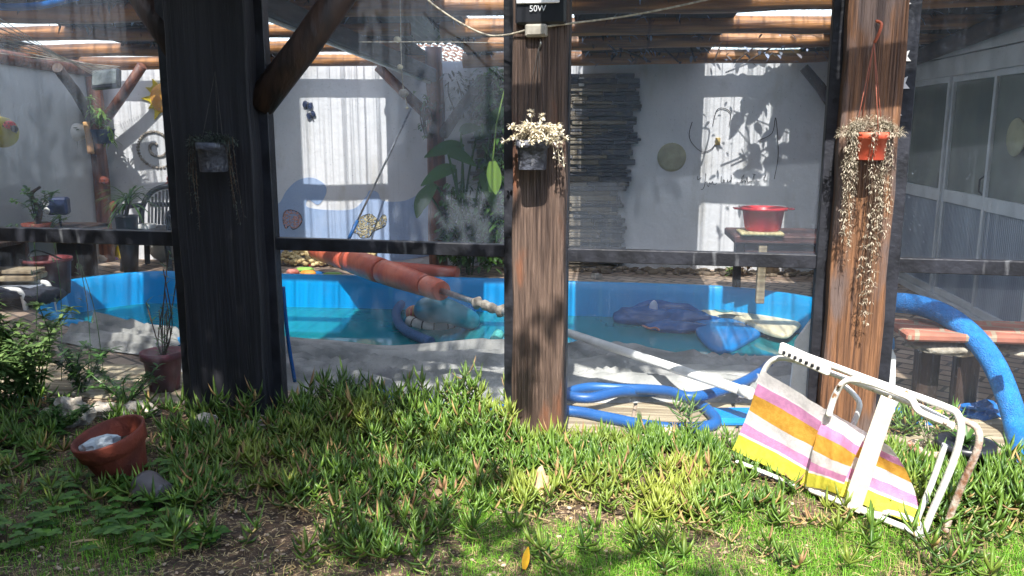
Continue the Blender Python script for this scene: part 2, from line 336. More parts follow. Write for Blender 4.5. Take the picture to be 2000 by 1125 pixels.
# ================================================================ SETTING
YW = 9.08                                             # back wall
XL = P(213, 400, YW).x                                # left wall
XR = 2.86                                             # door plane
def ring(name, outer, inner, z, mat, label=None, cat=None):
    polys = [[Vector((x, y, z)) for x, y in outer], [Vector((x, y, z)) for x, y in inner]]
    tr = tessellate_polygon(polys); b = MB(); b.add(polys[0] + polys[1], [tuple(t) for t in tr])
    for i, f in enumerate(b.f):
        a, c, d = [Vector(b.v[k]) for k in f]
        if (c - a).cross(d - a).z < 0: b.f[i] = f[::-1]
    return b.build(name, mat, recentre=False)
DX0, DX1, DY1 = XL - .05, XR + 3.0, YW + .05
front = [(x, FY(x, .1)) for x in (DX0, DX1)]
deck_rect = [front[0], front[1], (DX1, DY1), (DX0, DY1)]
rim_px = [(2, 572), (60, 560), (130, 548), (215, 537), (300, 530.5), (430, 533), (560, 536), (700, 538.5), (985, 545), (1106, 550), (1260, 554), (1400, 559), (1500, 568), (1590, 583)]
far = [G(x, y, .05) for x, y in rim_px]
near = [Vector((1.98, 7.0, 0)), Vector((2.0, 6.4, 0)), Vector((1.88, 5.85, 0)), Vector((1.5, 5.45, 0)), Vector((1.0, 5.3, 0)), Vector((0, 5.25, 0)), Vector((-1.2, 5.25, 0)), Vector((-2.4, 5.35, 0)), Vector((-3.4, 5.6, 0)), Vector((-4.2, 6.0, 0)), Vector((-4.75, 6.5, 0)), Vector((-4.9, 7.0, 0))]
pool = smooth_loop([Vector((p.x, p.y, 0)) for p in far] + near, 5)
PC = sum(pool, Vector()) / len(pool)
def poff(d):                                          # pool outline grown by d
    out = []
    for i, p in enumerate(pool):
        t = (pool[(i + 1) % len(pool)] - pool[i - 1]).normalized(); n = Vector((t.y, -t.x, 0))
        if n.dot(p - PC) < 0: n = -n
        out.append(p + n * d)
    return out
gr_hole = [(front[0][0] + .01, front[0][1] + .01), (front[1][0] - .01, front[1][1] + .01), (DX1 - .01, DY1 - .01), (DX0 + .01, DY1 - .01)]
tag(ring('ground', [(-60, -30), (60, -30), (60, 90), (-60, 90)], gr_hole, -.03, m_soil), kind='structure')
tag(ring('deck', deck_rect, [(p.x, p.y) for p in poff(.04)], 0.0, m_deck), kind='structure')
# slab strip along the front of the deck
b = MB()
for i in range(13):
    x0 = -4.0 + i * .52
    b.box((x0 + .25, FY(x0 + .25, .1) + .34, .009), (.505, .62, .014), Matrix.Rotation(FROT, 3, 'Z'), bev=.004)
tag(b.build('front_path', m_plank), kind='structure')
# garden bed
rg = random.Random(3)
b = MB(); nx, ny = 150, 70; gx0, gx1 = -7.0, 5.0
vs = []
for j in range(ny + 1):
    for i in range(nx + 1):
        x = gx0 + (gx1 - gx0) * i / nx; ymax = FY(x, .08); y = -1.0 + (ymax + 1.0) * j / ny
        z = .012 + .018 * noise.noise(Vector((x * 1.4, y * 1.4, 0))) + .012 * noise.noise(Vector((x * 7, y * 7, 3)))
        vs.append((x, y, max(z, -.02)))
b.add(vs, [(j * (nx + 1) + i, j * (nx + 1) + i + 1, (j + 1) * (nx + 1) + i + 1, (j + 1) * (nx + 1) + i) for j in range(ny) for i in range(nx)], smooth=True)
tag(b.build('garden_soil_bed', m_soil, recentre=False), kind='structure')
# pool
root = thing('swimming_pool', 'long curved bright blue fibreglass pool sunk in the brick deck', 'pool', (PC.x, PC.y, -1.2))
lip_o, lip_i = poff(.05), poff(0); lip_w = poff(-.015); bot = poff(-.18)
b = MB(); N = len(pool)
prof = [(poff(.06), .0), (poff(.058), .035), (poff(.045), .05), (poff(.0), .052), (poff(-.012), .04), (poff(-.02), -.05), (poff(-.05), -.27), (poff(-.1), -.7), (bot, -1.2)]
vs = [(p.x, p.y, z) for ol, z in prof for p in ol]
fs = [(k * N + i, k * N + (i + 1) % N, (k + 1) * N + (i + 1) % N, (k + 1) * N + i) for k in range(len(prof) - 1) for i in range(N)]
b.add(vs, fs, smooth=True)
tr = tessellate_polygon([[Vector((p.x, p.y, 0)) for p in bot]]); b.add([(p.x, p.y, -1.2) for p in bot], [tuple(t) for t in tr])
b.build('shell', m_liner, root)
WZ = -.27
b = MB(); wl = poff(-.03); tr = tessellate_polygon([[Vector((p.x, p.y, 0)) for p in wl]]); b.add([(p.x, p.y, WZ) for p in wl], [tuple(t) for t in tr])
for i, f in enumerate(b.f):
    a, c, d = [Vector(b.v[k]) for k in f]
    if (c - a).cross(d - a).z < 0: b.f[i] = f[::-1]
tag(b.build('water', m_water), kind='structure')
# ---- walls
b = MB(); b.box(((XL + XR + .6) / 2, YW + .1, 1.09), (XR + .6 - XL + .4, .2, 2.18)); 
tag(b.build('garden_wall', m_wall), 'long white plaster back wall behind the pool striped by sunlight', 'wall')
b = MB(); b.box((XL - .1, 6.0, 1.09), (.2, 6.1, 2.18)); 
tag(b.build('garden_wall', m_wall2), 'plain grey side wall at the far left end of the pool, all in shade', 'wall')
# mural paint, thin coat standing on the wall
def wallpoly(name, px, mat, label, cat, th=.006, off=.002, curve=True, **k):
    pts = [P(x, y, YW - off) for x, y in px]
    if curve: pts = smooth_loop(pts, 5)
    b = MB(); b.poly(pts, th); return tag(b.build(name, mat), label, cat, **k)
pts = [(480, 480), (490, 400), (540, 400), (560, 372), (582, 352), (610, 347), (634, 360), (637, 378), (622, 400), (603, 390), (600, 404), (640, 410), (690, 408), (714, 385), (722, 372), (738, 376), (748, 392), (790, 392), (826, 374), (835, 366), (838, 500), (480, 500)]
wallpoly('wall_mural', pts, m_mural, 'pale blue painted wave along the foot of the white back wall', 'mural', th=.004)
# stacked slate cladding
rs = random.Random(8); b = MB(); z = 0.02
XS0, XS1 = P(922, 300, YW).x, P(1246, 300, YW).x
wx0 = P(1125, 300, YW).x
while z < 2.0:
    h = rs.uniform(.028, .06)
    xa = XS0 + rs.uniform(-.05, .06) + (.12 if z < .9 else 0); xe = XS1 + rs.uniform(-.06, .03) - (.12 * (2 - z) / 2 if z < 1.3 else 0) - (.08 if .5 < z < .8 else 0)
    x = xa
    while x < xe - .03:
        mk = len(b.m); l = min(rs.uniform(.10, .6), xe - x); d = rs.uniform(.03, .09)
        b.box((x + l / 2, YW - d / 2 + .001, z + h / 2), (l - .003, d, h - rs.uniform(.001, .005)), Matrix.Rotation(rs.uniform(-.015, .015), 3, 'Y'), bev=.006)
        tp = .8 if x < wx0 else (.4 if x < wx0 + .15 else .04)  # odds of the paler sunlit tone, dropping past the sun strip's edge
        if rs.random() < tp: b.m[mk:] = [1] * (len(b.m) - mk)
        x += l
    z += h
tag(b.build('stone_cladding', [m_stone, m_stone_sun]), 'dark stacked slate panel with ragged edges on the white back wall', 'stone cladding')
# ---- roof: clear strips and metal sheets, logs under it
def zroof(y): return 2.17 + (8.9 - y) * .07
def wx(px): return P(px, 300, YW).x
clear = [(wx(196), wx(372)), (wx(584), wx(761)), (wx(968), wx(1141)), (wx(1364), wx(1545))]
LOGY = [8.86, 7.95, 7.12, 6.25, 5.35, 4.45, 3.0]
def sheet(name, x0, x1, y0, y1, mat, up, label, group, parent=None):
    b = MB(); pit = .076; n = max(8, int((x1 - x0) / pit * 8)); vs = []
    for y in (y0, (y0 + y1) / 2, y1):
        for i in range(n + 1):
            x = x0 + (x1 - x0) * i / n; vs.append((x, y, zroof(y) + .085 + up + .011 * math.sin(x / pit * 2 * math.pi)))
    b.add(vs, [(j * (n + 1) + i, j * (n + 1) + i + 1, (j + 1) * (n + 1) + i + 1, (j + 1) * (n + 1) + i) for j in range(2) for i in range(n)], smooth=True)
    return b.build(name, mat, parent)
roof = thing('pergola_roof', 'corrugated pergola roof of clear and metal sheets over the pool', 'roof', ((XL + XR) / 2, 6, 2.3))
for i, (a, c) in enumerate(clear): sheet('clear_sheet', a, c, 2.93, 9.45, m_clear, .014, None, None, roof)
gaps = [(XL - .5, clear[0][0] + .03), (clear[0][1] - .03, clear[1][0] + .03), (clear[1][1] - .03, clear[2][0] + .03), (clear[2][1] - .03, clear[3][0] + .03), (clear[3][1] - .03, XR + 1.2)]
HX0, HX1 = P(828, 90, 8.7).x, P(908, 90, 8.7).x
for i, (a, c) in enumerate(gaps):
    if i == 2:
        for (p, q, y1) in ((a, HX0, 9.45), (HX0, HX1, 8.35), (HX1, c, 9.45)):
            sheet('metal_sheet', p, q, 2.93, y1, m_metal, 0, None, None, roof)
    else: sheet('metal_sheet', a, c, 2.93, 9.45, m_metal, 0, None, None, roof)
# torn dark reed mat hung under the metal sheets, between the logs
rm = random.Random(5)
for i, (a, c) in enumerate(gaps):
    segs = [(a, c)] if i != 2 else [(a, HX0), (HX1, c)]
    for (p, q) in segs:
        b = MB(); n = max(3, int((q - p) / .11)); m = 44; vs = []
        y0, y1 = 3.3, 9.4
        for j in range(m + 1):
            for k in range(n + 1):
                x = p + (q - p) * k / n; y = y0 + (y1 - y0) * j / m
                sag = .035 + .03 * noise.noise(Vector((x * 2, y * 2.4, i)))
                vs.append((x, y, zroof(y) + .085 - sag))
        b.add(vs, [(j * (n + 1) + k, j * (n + 1) + k + 1, (j + 1) * (n + 1) + k + 1, (j + 1) * (n + 1) + k) for j in range(m) for k in range(n)], smooth=True)
        for _ in range(int((q - p) * 260)):              # loose reed ends and torn flakes
            x = rm.uniform(p, q); y = rm.uniform(5.2, 9.3); zz = zroof(y) + .04
            d = Vector((rm.uniform(-1, 1), rm.uniform(-.4, .4), rm.uniform(-.9, .1)))
            b.leaf((x, y, zz), d, rm.uniform(.03, .1), rm.uniform(.008, .03), .5, 2, mi=1 if rm.random() < .3 else 0)
        b.build('reed_mat', [m_mat, M('torn_foil_%d' % i, lin(160, 176, 200), lin(108, 118, 140), (30, 30, 30), .4)], roof)
def log(x0, x1, y, r, label, seed, dz0=0, dz1=0, mat=None, grp='logs carrying the pergola roof'):
    b = MB(); n = max(6, int((x1 - x0) / .12)); rr = random.Random(seed); pts = []; rad = []
    for i in range(n + 1):
        t = i / n; x = x0 + (x1 - x0) * t
        pts.append((x, y + .02 * noise.noise(Vector((x * .8, seed, 0))), zroof(y) + dz0 * (1 - t) + dz1 * t + .022 * noise.noise(Vector((x * .9, seed, 5)))))
        rad.append(r * (1.1 - .22 * t) * (1 + .06 * noise.noise(Vector((x * 3, seed, 9)))))
    b.tube(pts, rad, 14, wob=.06)
    return tag(b.build('roof_log', mat or m_log), label, 'log', grp)
xm0, xm1 = P(832, 90, 8.6).x, P(872, 90, 8.6).x
log(XL - .3, xm0, LOGY[0], .066, 'lowest roof log on the left, running along the top of the back wall', 1, .0, .02)
log(P(905, 120, 8.86).x, XR + .3, LOGY[0], .07, 'lowest roof log on the right, lying above the slate panel', 2, .0, .03)
log(XL - .3, xm0 - .1, LOGY[1], .06, 'second roof log up from the back wall, left of the sky gap', 3, -.02, .01)
log(P(908, 100, 7.95).x, XR + .3, LOGY[1], .068, 'second roof log up from the back wall, right of the sky gap', 4, .01, .03)
log(XL - .3, P(800, 60, 7.12).x, LOGY[2], .06, 'third roof log from the back wall, left half behind the diagonal gutter', 5)
log(P(862, 60, 7.12).x, XR + .3, LOGY[2], .07, 'third roof log from the back wall, right half with a round sawn end', 6)
log(XL - .3, XR + .3, LOGY[3], .075, 'thickest roof log crossing near the top edge of the view', 7)
log(XL - .3, XR + .3, LOGY[4], .07, 'roof log hidden over the middle of the pool', 8)
log(XL - .3, XR + .3, LOGY[5], .07, 'roof log hidden just behind the front posts', 9)
log(XL - .3, XR + 1.0, LOGY[6], .085, 'roof log carrying the front eave over the garden bed', 10)
# side log on the left wall top + brace
b = MB(); b.tube(smooth_path([(XL + .02, 9.0, 2.12), (XL + .0, 7.5, 2.15), (XL + .01, 6, 2.24), (XL, 4.2, 2.3)], 6), [.075 - .0004 * i for i in range(19)], 12, wob=.08)
tag(b.build('roof_log', m_logv), 'reddish log running along the top of the grey left wall', 'log', 'logs carrying the pergola roof')
# sloping gutter beam
root = thing('gutter_beam', 'grey wooden beam with a white gutter edge sloping down to the central log post', 'beam', P(690, 80, 7))
A, B_ = P(505, 2, 5.15), P(846, 148, 8.78)
b = MB(); b.bar(A, B_, .09, .13, bev=.008); b.build('beam', M('grey_beam_wood', lin(96, 88, 84), lin(70, 64, 62), (20, 3, 20), .7, .3), root)
d_ = (B_ - A).normalized(); sd_ = d_.cross(Vector((0, 0, 1))).normalized()
b = MB(); b.bar(A + Vector((0, 0, -.075)) - sd_ * .03, B_ + Vector((0, 0, -.075)) - sd_ * .03, .035, .02, bev=.004); b.build('gutter_edge', m_whitep, root)
# ---- log posts at the back
def logpost(px, py0, py1, Y, r, name_label, mat, seed):
    t_, bt = P(px[0], py0, Y), P(px[1], py1, Y); bt.z = 0
    b = MB(); n = 16; b.tube([bt.lerp(t_, i / n) + Vector((.008 * math.sin(i + seed), 0, 0)) for i in range(n + 1)], [r * (1.08 - .16 * i / n) for i in range(n + 1)], 14, wob=.1)
    o = b.build('post', mat, None); return o, bt, t_
r1 = thing('log_post', 'brown log post in the back left corner with clay faces hung on it', 'post', P(205, 505, 8.95), 'round log posts by the back wall')
o, bt, tt = logpost((183, 206), 150, 505, 8.9, .088, '', m_logv, 1); o.name = 'trunk'; o.parent = r1; o.matrix_parent_inverse = Matrix.Translation(-r1.location)
b = MB(); b.tube([P(202, 238, 8.86), P(240, 185, 8.8), P(278, 128, 8.75)], [.055, .052, .05], 12, wob=.1); b.build('brace', m_logv, r1)
b = MB(); b.tube([P(178, 232, 8.86), P(148, 180, 8.3), P(112, 132, 7.9)], [.055, .052, .05], 12, wob=.1); b.build('brace', m_logd, r1)
r2 = thing('log_post', 'dark reddish log post standing among the plants under the sky gap', 'post', P(852, 505, 8.9), 'round log posts by the back wall')
o, bt, tt = logpost((848, 856), 92, 520, 8.82, .094, '', m_logv, 2); o.name = 'trunk'; o.parent = r2; o.matrix_parent_inverse = Matrix.Translation(-r2.location)
b = MB(); b.tube([P(838, 228, 8.8), P(790, 182, 8.78), P(738, 130, 8.75)], [.06, .055, .05], 12, wob=.1); b.build('brace', m_logv, r2)
b = MB(); b.tube([P(866, 262, 8.8), P(895, 218, 8.6), P(925, 178, 8.4)], [.06, .055, .05], 12, wob=.1); b.build('brace', m_logd, r2)
b = MB(); b.tube([P(1570, 132, 8.8), P(1602, 170, 8.8), P(1640, 226, 8.8)], [.05, .052, .055], 12, wob=.1)
tag(b.build('log_brace', m_logd), 'short slanting log brace beside the top of the right hand front post', 'log brace')
# ---- neighbour's tiled house beyond the wall
hr = thing('neighbour_house', 'neighbouring house with a brown clay tile roof seen through the roof gap', 'house', (-2.6, 14.5, 0))
b = MB(); b.box((-2.4, 15.5, 1.0), (5, 3, 2.0)); b.build('wall', m_wall2, hr)
b = MB(); n = 120; rows = 26; rt = random.Random(4)
for j in range(rows):
    y0 = 12.4 + j * .1; z0 = 1.85 + j * .052
    vs = []
    for i in range(n + 1):
        x = -5 + 5 * i / n; h = .045 * abs(math.sin((i + (j % 2) * .3) * math.pi / 3))
        vs += [(x, y0, z0 + h + .03), (x, y0 + .12, z0 + h + .062 + .012 )]
    b.add(vs, [(2 * i, 2 * i + 2, 2 * i + 3, 2 * i + 1) for i in range(n)])
b.build('roof', M('clay_tiles', lin(120, 88, 70), lin(70, 48, 40), (9, 9, 9), .85, .4), hr)
b = MB(); b.tube([(-3.4, 12.8, 2.75), (-1.6, 12.4, 2.15)], .02, 6); tag(b.build('guy_pole', m_logd), 'thin dark pole slanting across the tiled roof', 'pole')
# ================================================================ FENCE: posts and glazed screens
def fpost(name, label, pxa, pxb, mat, dep, off, ztop=2.55):
    a = F(pxa, 480, 0).x; c = F(pxb, 480, 0).x; xc = (a + c) / 2; wd = (c - a)
    b = MB(); rr = random.Random(int(pxa)); n = 14; vs = []
    m4 = Matrix.Rotation(FROT, 3, 'Z')
    prof = [(-wd / 2, -dep / 2 + .008), (-wd / 2 + .008, -dep / 2), (wd / 2 - .008, -dep / 2), (wd / 2, -dep / 2 + .008), (wd / 2, dep / 2), (-wd / 2, dep / 2)]
    for j in range(n + 1):
        zz = -.02 + (ztop + .02) * j / n; jx = .004 * math.sin(j * 1.7 + pxa)
        for (x, y) in prof: vs.append(m4 @ Vector((x + jx, y, 0)) + Vector((xc, FY(xc, off), zz)))
    k = len(prof)
    b.add(vs, [(j * k + i, j * k + (i + 1) % k, (j + 1) * k + (i + 1) % k, (j + 1) * k + i) for j in range(n) for i in range(k)])
    b.f.append(tuple(n * k + i for i in range(k))); b.m.append(0); b.sm.append(False)
    o = b.build(name, mat); o.location = o.location; tag(o, label, 'post'); return o, xc, wd
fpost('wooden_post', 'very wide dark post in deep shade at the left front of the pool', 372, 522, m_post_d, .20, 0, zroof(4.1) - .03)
fpost('wooden_post', 'square sunlit wooden post carrying the pot of cream flowers', 1007, 1106, m_post, .15, -.02, zroof(3.9) - .03)
# the right post leans a little
a = F(1617, 480).x; c = F(1727, 480).x; xc = (a + c) / 2; wd = c - a; m4 = Matrix.Rotation(FROT, 3, 'Z')
b = MB(); vs = []; n = 14
for j in range(n + 1):
    zz = -.02 + (zroof(3.8) - .01) * j / n; sh = .035 * (zz - .85)
    for (x, y) in [(-wd / 2, -.072), (-wd / 2 + .008, -.08), (wd / 2 - .008, -.08), (wd / 2, -.072), (wd / 2, .08), (-wd / 2, .08)]:
        vs.append(m4 @ Vector((x + sh * .0 + .004 * math.sin(j * 2.1), y, 0)) + Vector((xc, FY(xc, -.02), zz)))
b.add(vs, [(j * 6 + i, j * 6 + (i + 1) % 6, (j + 1) * 6 + (i + 1) % 6, (j + 1) * 6 + i) for j in range(n) for i in range(6)])
tag(b.build('wooden_post', m_post_r), 'orange brown wooden post behind the hanging terracotta pot and trailing plant', 'post')
# knee braces of the wide post
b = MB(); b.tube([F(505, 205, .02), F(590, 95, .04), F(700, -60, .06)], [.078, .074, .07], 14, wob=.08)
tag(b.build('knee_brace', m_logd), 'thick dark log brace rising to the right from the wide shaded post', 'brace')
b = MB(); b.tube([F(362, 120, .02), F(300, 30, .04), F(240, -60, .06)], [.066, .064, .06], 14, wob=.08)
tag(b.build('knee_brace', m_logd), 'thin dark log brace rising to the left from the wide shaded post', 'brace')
# glazed screens
def screen(label, pxa, pxb, rail_a, rail_b, rh, sw_l, sw_r, off=.05, film=None):
    mid = F((pxa + pxb) / 2, 700, off); root = thing('glazed_screen', label, 'screen', (mid.x, FY(mid.x, off), 0), 'clear framed screens between the front posts')
    xa, xb = F(pxa, 480, off).x, F(pxb, 480, off).x
    za, zb = F(pxa, rail_a, off).z, F(pxb, rail_b, off).z; ht = F((pxa + pxb) / 2, (rail_a + rail_b) / 2, off).z - F((pxa + pxb) / 2, (rail_a + rail_b) / 2 + rh, off).z
    b = MB(); b.bar((xa, FY(xa, off - .02), za - ht / 2), (xb, FY(xb, off - .02), zb - ht / 2), ht, .05, up=Vector((0, 1, 0)), bev=.003)
    b.v = b.v; b.build('rail', m_black, root)
    for x, sw in ((xa, sw_l), (xb, sw_r)):
        if sw:
            q = sw / 1650 * 4.0
            b = MB(); b.box((x, FY(x, off - .03), 1.15), (q, .06, 2.34), Matrix.Rotation(FROT, 3, 'Z'), bev=.003); b.build('stile', m_black, root)
    for z0, z1, sd in ((.03, min(za, zb) - ht + .01, 0), (max(za, zb) - .01, 2.4, 1)):
        b = MB(); n = 26; m = 14; vs = []
        for j in range(m + 1):
            for i in range(n + 1):
                x = xa + (xb - xa) * i / n; z = z0 + (z1 - z0) * j / m
                vs.append((x, FY(x, off + .012) + .004 * noise.noise(Vector((x * 2.2, z * 1.6, sd * 5))), z))
        b.add(vs, [(j * (n + 1) + i, j * (n + 1) + i + 1, (j + 1) * (n + 1) + i + 1, (j + 1) * (n + 1) + i) for j in range(m) for i in range(n)], smooth=True)
        b.build('clear_panel', (film or m_film) if sd else (m_film_c if film is m_film_c else m_film_l), root)
screen('dusty clear screen at the far left over the weedy corner', -140, 360, 439, 451, 27, 0, 26, film=m_film_h)
screen('dusty clear screen between the wide dark post and the middle post', 533, 998, 462, 476, 24, 32, 20, film=m_film_h)
screen('dusty clear screen between the middle post and the right post', 1106, 1612, 483, 496, 26, 9, 36)
screen('dusty clear screen at the far right under the blue foam arch', 1735, 2100, 501, 511, 28, 30, 0, film=m_film_c)
# ---- sliding doors on the right
ys = [PX(x, 380, XR).y for x in (1768, 1841, 1926)]
dw = (ys[0] - ys[2]) / 2; edges = [ys[0], ys[1], ys[2], ys[2] - dw * .95, ys[2] - dw * 1.9, ys[2] - dw * 2.85]
zt = PX(1787, 160, XR).z; zm0 = PX(1762, 371, XR).z; zm1 = PX(1762, 358, XR).z; ztt = PX(1779, 138, XR).z
dr = thing('sliding_doors', 'row of grey aluminium sliding doors with smoky glass on the right', 'doors', (XR, ys[2], 0))
b = MB(); L_ = edges[0] - edges[-1]; yc = (edges[0] + edges[-1]) / 2
b.box((XR, yc, (zt + ztt) / 2 + .02), (.10, L_ + .1, ztt - zt + .04), bev=.004); b.box((XR, yc, .03), (.1, L_ + .1, .06), bev=.004); b.box((XR, edges[0] + .05, ztt / 2), (.11, .09, ztt + .02), bev=.004); b.box((XR + .01, yc, ztt + .10), (.12, L_ + .3, .10), bev=.004)
b.build('outer_frame', m_alu, dr)
for i in range(5):
    y1, y0 = edges[i], edges[i + 1]; yc = (y0 + y1) / 2; xo = XR - .01 + .02 * (i % 2)
    ch = MB(); ch.box((xo, y1 - .022, (zt + .06) / 2), (.036, .042, zt - .05), bev=.003); ch.box((xo, y0 + .022, (zt + .06) / 2), (.036, .042, zt - .05), bev=.003)
    for za, zb in ((zm0 - .02, zm1 + .02), (.065, .12), (zt - .05, zt)): ch.box((xo, yc, (za + zb) / 2), (.034, y1 - y0 - .08, zb - za), bev=.003)
    leaf_ = ch.build('door_leaf', m_alu, dr)
    g = MB(); g.box((xo + .008, yc, (zm1 + zt - .03) / 2), (.006, y1 - y0 - .075, zt - .05 - zm1)); g.build('glass', m_glassd, leaf_)
    g = MB(); n = 26; vs = []; ya, yb = y0 + .04, y1 - .04
    for k in range(n * 4 + 1):
        y = ya + (yb - ya) * k / (n * 4); xx = xo + .004 + .005 * (1 if (k // 2) % 2 else -1)
        vs += [(xx, y, .115), (xx, y, zm0 - .018)]
    g.add(vs, [(2 * k, 2 * k + 2, 2 * k + 3, 2 * k + 1) for k in range(n * 4)]); g.build('ribbed_panel', m_ribk, leaf_)
    if i == 1 or i == 3:
        g = MB(); g.tube([(xo - .02, y0 + .03, zm1 + .03), (xo - .05, y0 + .04, zm1 + .06), (xo - .05, y0 + .04, zm1 + .15), (xo - .02, y0 + .03, zm1 + .18)], .008, 6); g.build('handle', m_dark, leaf_)
q = PX(1988, 268, XR - .03); b = MB(); b.lathe([(0, 0), (.12, 0), (.135, .012), (.13, .02), (0, .014)], q, 28, rot=Matrix.Rotation(R(-90), 3, 'Y'))  # pale disc standing in for a round reflection in the glass
tag(b.build('glass_reflection', m_beige), 'round reflection modelled as a pale disc on the nearest smoky door glass', 'reflection disc')
b = MB(); b.box((XR + .7, 6.6, 1.25), (1.0, 5.6, 2.5)); b.v = [(x + .0, y, z) for x, y, z in b.v]
tag(b.build('house_room', m_wall2), 'grey house body behind the sliding doors', 'house')
b = MB(); b.tube([(XR - .1, 8.6, zroof(8.6) - .08), (XR - .1, 5, zroof(5) - .12), (XR - .1, 3.6, zroof(3.6) - .12)], .07, 12, wob=.06)
tag(b.build('roof_log', m_logd), 'dark log running above the sliding doors', 'log', 'logs carrying the pergola roof')
# ================================================================ THINGS AT THE BACK WALL
def smalltag(b, name, mat, label, cat, group=None): return tag(b.build(name, mat), label, cat, group)
# yellow painted sun and its hanging
cx = P(322, 192, YW); b = MB(); pts = []
for i in range(36):
    a = 2 * math.pi * i / 36; r = (.17 if i % 3 else .25) * (1 + .1 * math.sin(i * 5)); pts.append(Vector((cx.x + r * math.cos(a), YW - .004, cx.z + r * math.sin(a))))
sun_ = thing('sun_ornament', 'yellow sun ornament hanging high on the wall beside the wide dark post', 'wall ornament', (cx.x, YW, cx.z - .3))
b.poly(pts, .02); b.build('rays', m_yellow, sun_)
b = MB(); b.lathe([(.0, .03), (.1, .026), (.15, .01), (.16, 0)], (cx.x, YW - .024, cx.z), 24, rot=Matrix.Rotation(R(90), 3, 'X')); b.build('face', M('amber_face', lin(226, 170, 80), lin(205, 140, 60)), sun_)
# pebble spiral
c = P(306, 287, YW); b = MB(); rr = random.Random(2); n = 64
for i in range(n):
    t = i / n; a = t * 2 * math.pi * 1.72 - .4; r = .03 + .245 * t ** .9
    b.blob((c.x - .0 + r * math.cos(a + 1.9), YW - .012, c.z + r * .92 * math.sin(a + 1.9)), .017 + .005 * rr.random(), (1.1, .6, .9), .2, 2, i, 1)
smalltag(b, 'shell_spiral', m_rock, 'spiral of small grey shells fixed on the sunlit wall', 'wall ornament')
# butterflies
for j, (px, py, s, rot, lab) in enumerate([(601, 207, .06, .3, 'upper dark butterfly on the sunlit wall patch'), (609, 226, .055, -.5, 'lower dark butterfly just under the other on the sunlit wall patch')]):
    c = P(px, py, YW - .015); rt = thing('butterfly_ornament', lab, 'wall ornament', (c.x, c.y, c.z - s), 'dark butterflies on the back wall')
    for sg in (-1, 1):
        b = MB(); pts = []
        for k in range(14):
            a = math.pi * 2 * k / 14; pts.append(Vector((sg * (.45 + .5 * math.cos(a)) * s, -.01 * abs(math.cos(a)), (.2 + .62 * math.sin(a) * (1 + .25 * math.cos(a))) * s)))
        mr = Matrix.Rotation(rot, 3, 'Y'); pts = [mr @ p + c for p in pts]; b.poly(pts, .005); b.build('wing', m_navy, rt)
    b = MB(); b.tube([c + mr @ Vector((0, -.012, -s * .6)), c + mr @ Vector((0, -.016, s * .7))], .008, 6); b.build('body', m_dark, rt)
# round olive disc
c = P(1312, 307, YW); b = MB(); b.lathe([(0, .03), (.1, .032), (.135, .026), (.148, .008), (.15, 0)], (c.x, YW, c.z), 36, rot=Matrix.Rotation(R(90), 3, 'X'))
smalltag(b, 'round_plaque', m_beige, 'round greenish beige plaque in the middle of the grey wall', 'plaque')
# wall script (cursive wire strokes traced from the wall)
def stroke(pxs, z0=0): return smooth_path([P(1340 + x / 9.07, 300 + y / 9.07, YW - .012) for x, y in pxs], 4)
wr = thing('wire_script', 'line of thin dark cursive wire writing on the sunlit wall above the red basin', 'wall writing', P(1430, 360, YW - .01))
for st in ([(345, 350), (350, 380), (338, 470), (330, 560), (300, 625), (262, 635)], [(335, 520), (370, 500), (375, 560), (400, 580), (415, 510), (440, 545), (470, 490), (480, 540), (520, 545), (540, 520)],
           [(200, 400), (205, 460), (235, 450), (270, 420)], [(625, 400), (622, 500), (650, 515), (680, 480), (660, 460), (690, 515), (730, 500), (735, 460), (750, 510), (790, 470), (795, 510), (808, 420)],
           [(800, 380), (798, 515)], [(905, 505), (940, 520), (975, 490), (985, 430), (1030, 370), (1000, 450), (985, 515), (1010, 490), (1040, 470), (1050, 510), (1085, 400), (1090, 505), (1130, 490), (1170, 500)],
           [(1170, 500), (1210, 360), (1200, 500), (1240, 485), (1300, 490)], [(1180, 360), (1240, 380)], [(1375, 430), (1400, 400), (1415, 370), (1380, 440), (1400, 480), (1440, 470)], [(1140, 560), (1160, 565)]):
    b = MB(); b.tube(stroke(st), .0035, 5); b.build('stroke', m_wire, wr)
for pts, lab in (([(1352, 238), (1346, 262), (1352, 280), (1370, 296), (1388, 292), (1398, 280), (1404, 272)], 'thin curved wire drooping left of the small yellow tag on the wall'), ([(1392, 245), (1400, 215), (1416, 212), (1427, 222), (1424, 245)], 'thin wire loop on the wall above the small yellow tag'),
                 ([(1480, 275), (1508, 260), (1515, 230), (1520, 300), (1512, 350)], 'thin curved wire on the wall right of the leaf shadows')):
    b = MB(); b.tube(smooth_path([P(x, y, YW - .012) for x, y in pts], 5), .004, 5); smalltag(b, 'wall_wire', m_wire, lab, 'wire')
c = P(1402, 276, YW - .012); b = MB(); b.box(c, (.05, .018, .075), bev=.004); smalltag(b, 'wall_tag', M('straw_tag', lin(205, 180, 120)), 'small yellowish tag on the wall inside the sunlit stripes', 'tag')
c = P(1136, 160, YW - .06); b = MB(); b.box(c, (.055, .03, .085), bev=.006); smalltag(b, 'switch_box', m_whitep, 'small white switch box at the top of the slate panel', 'switch')
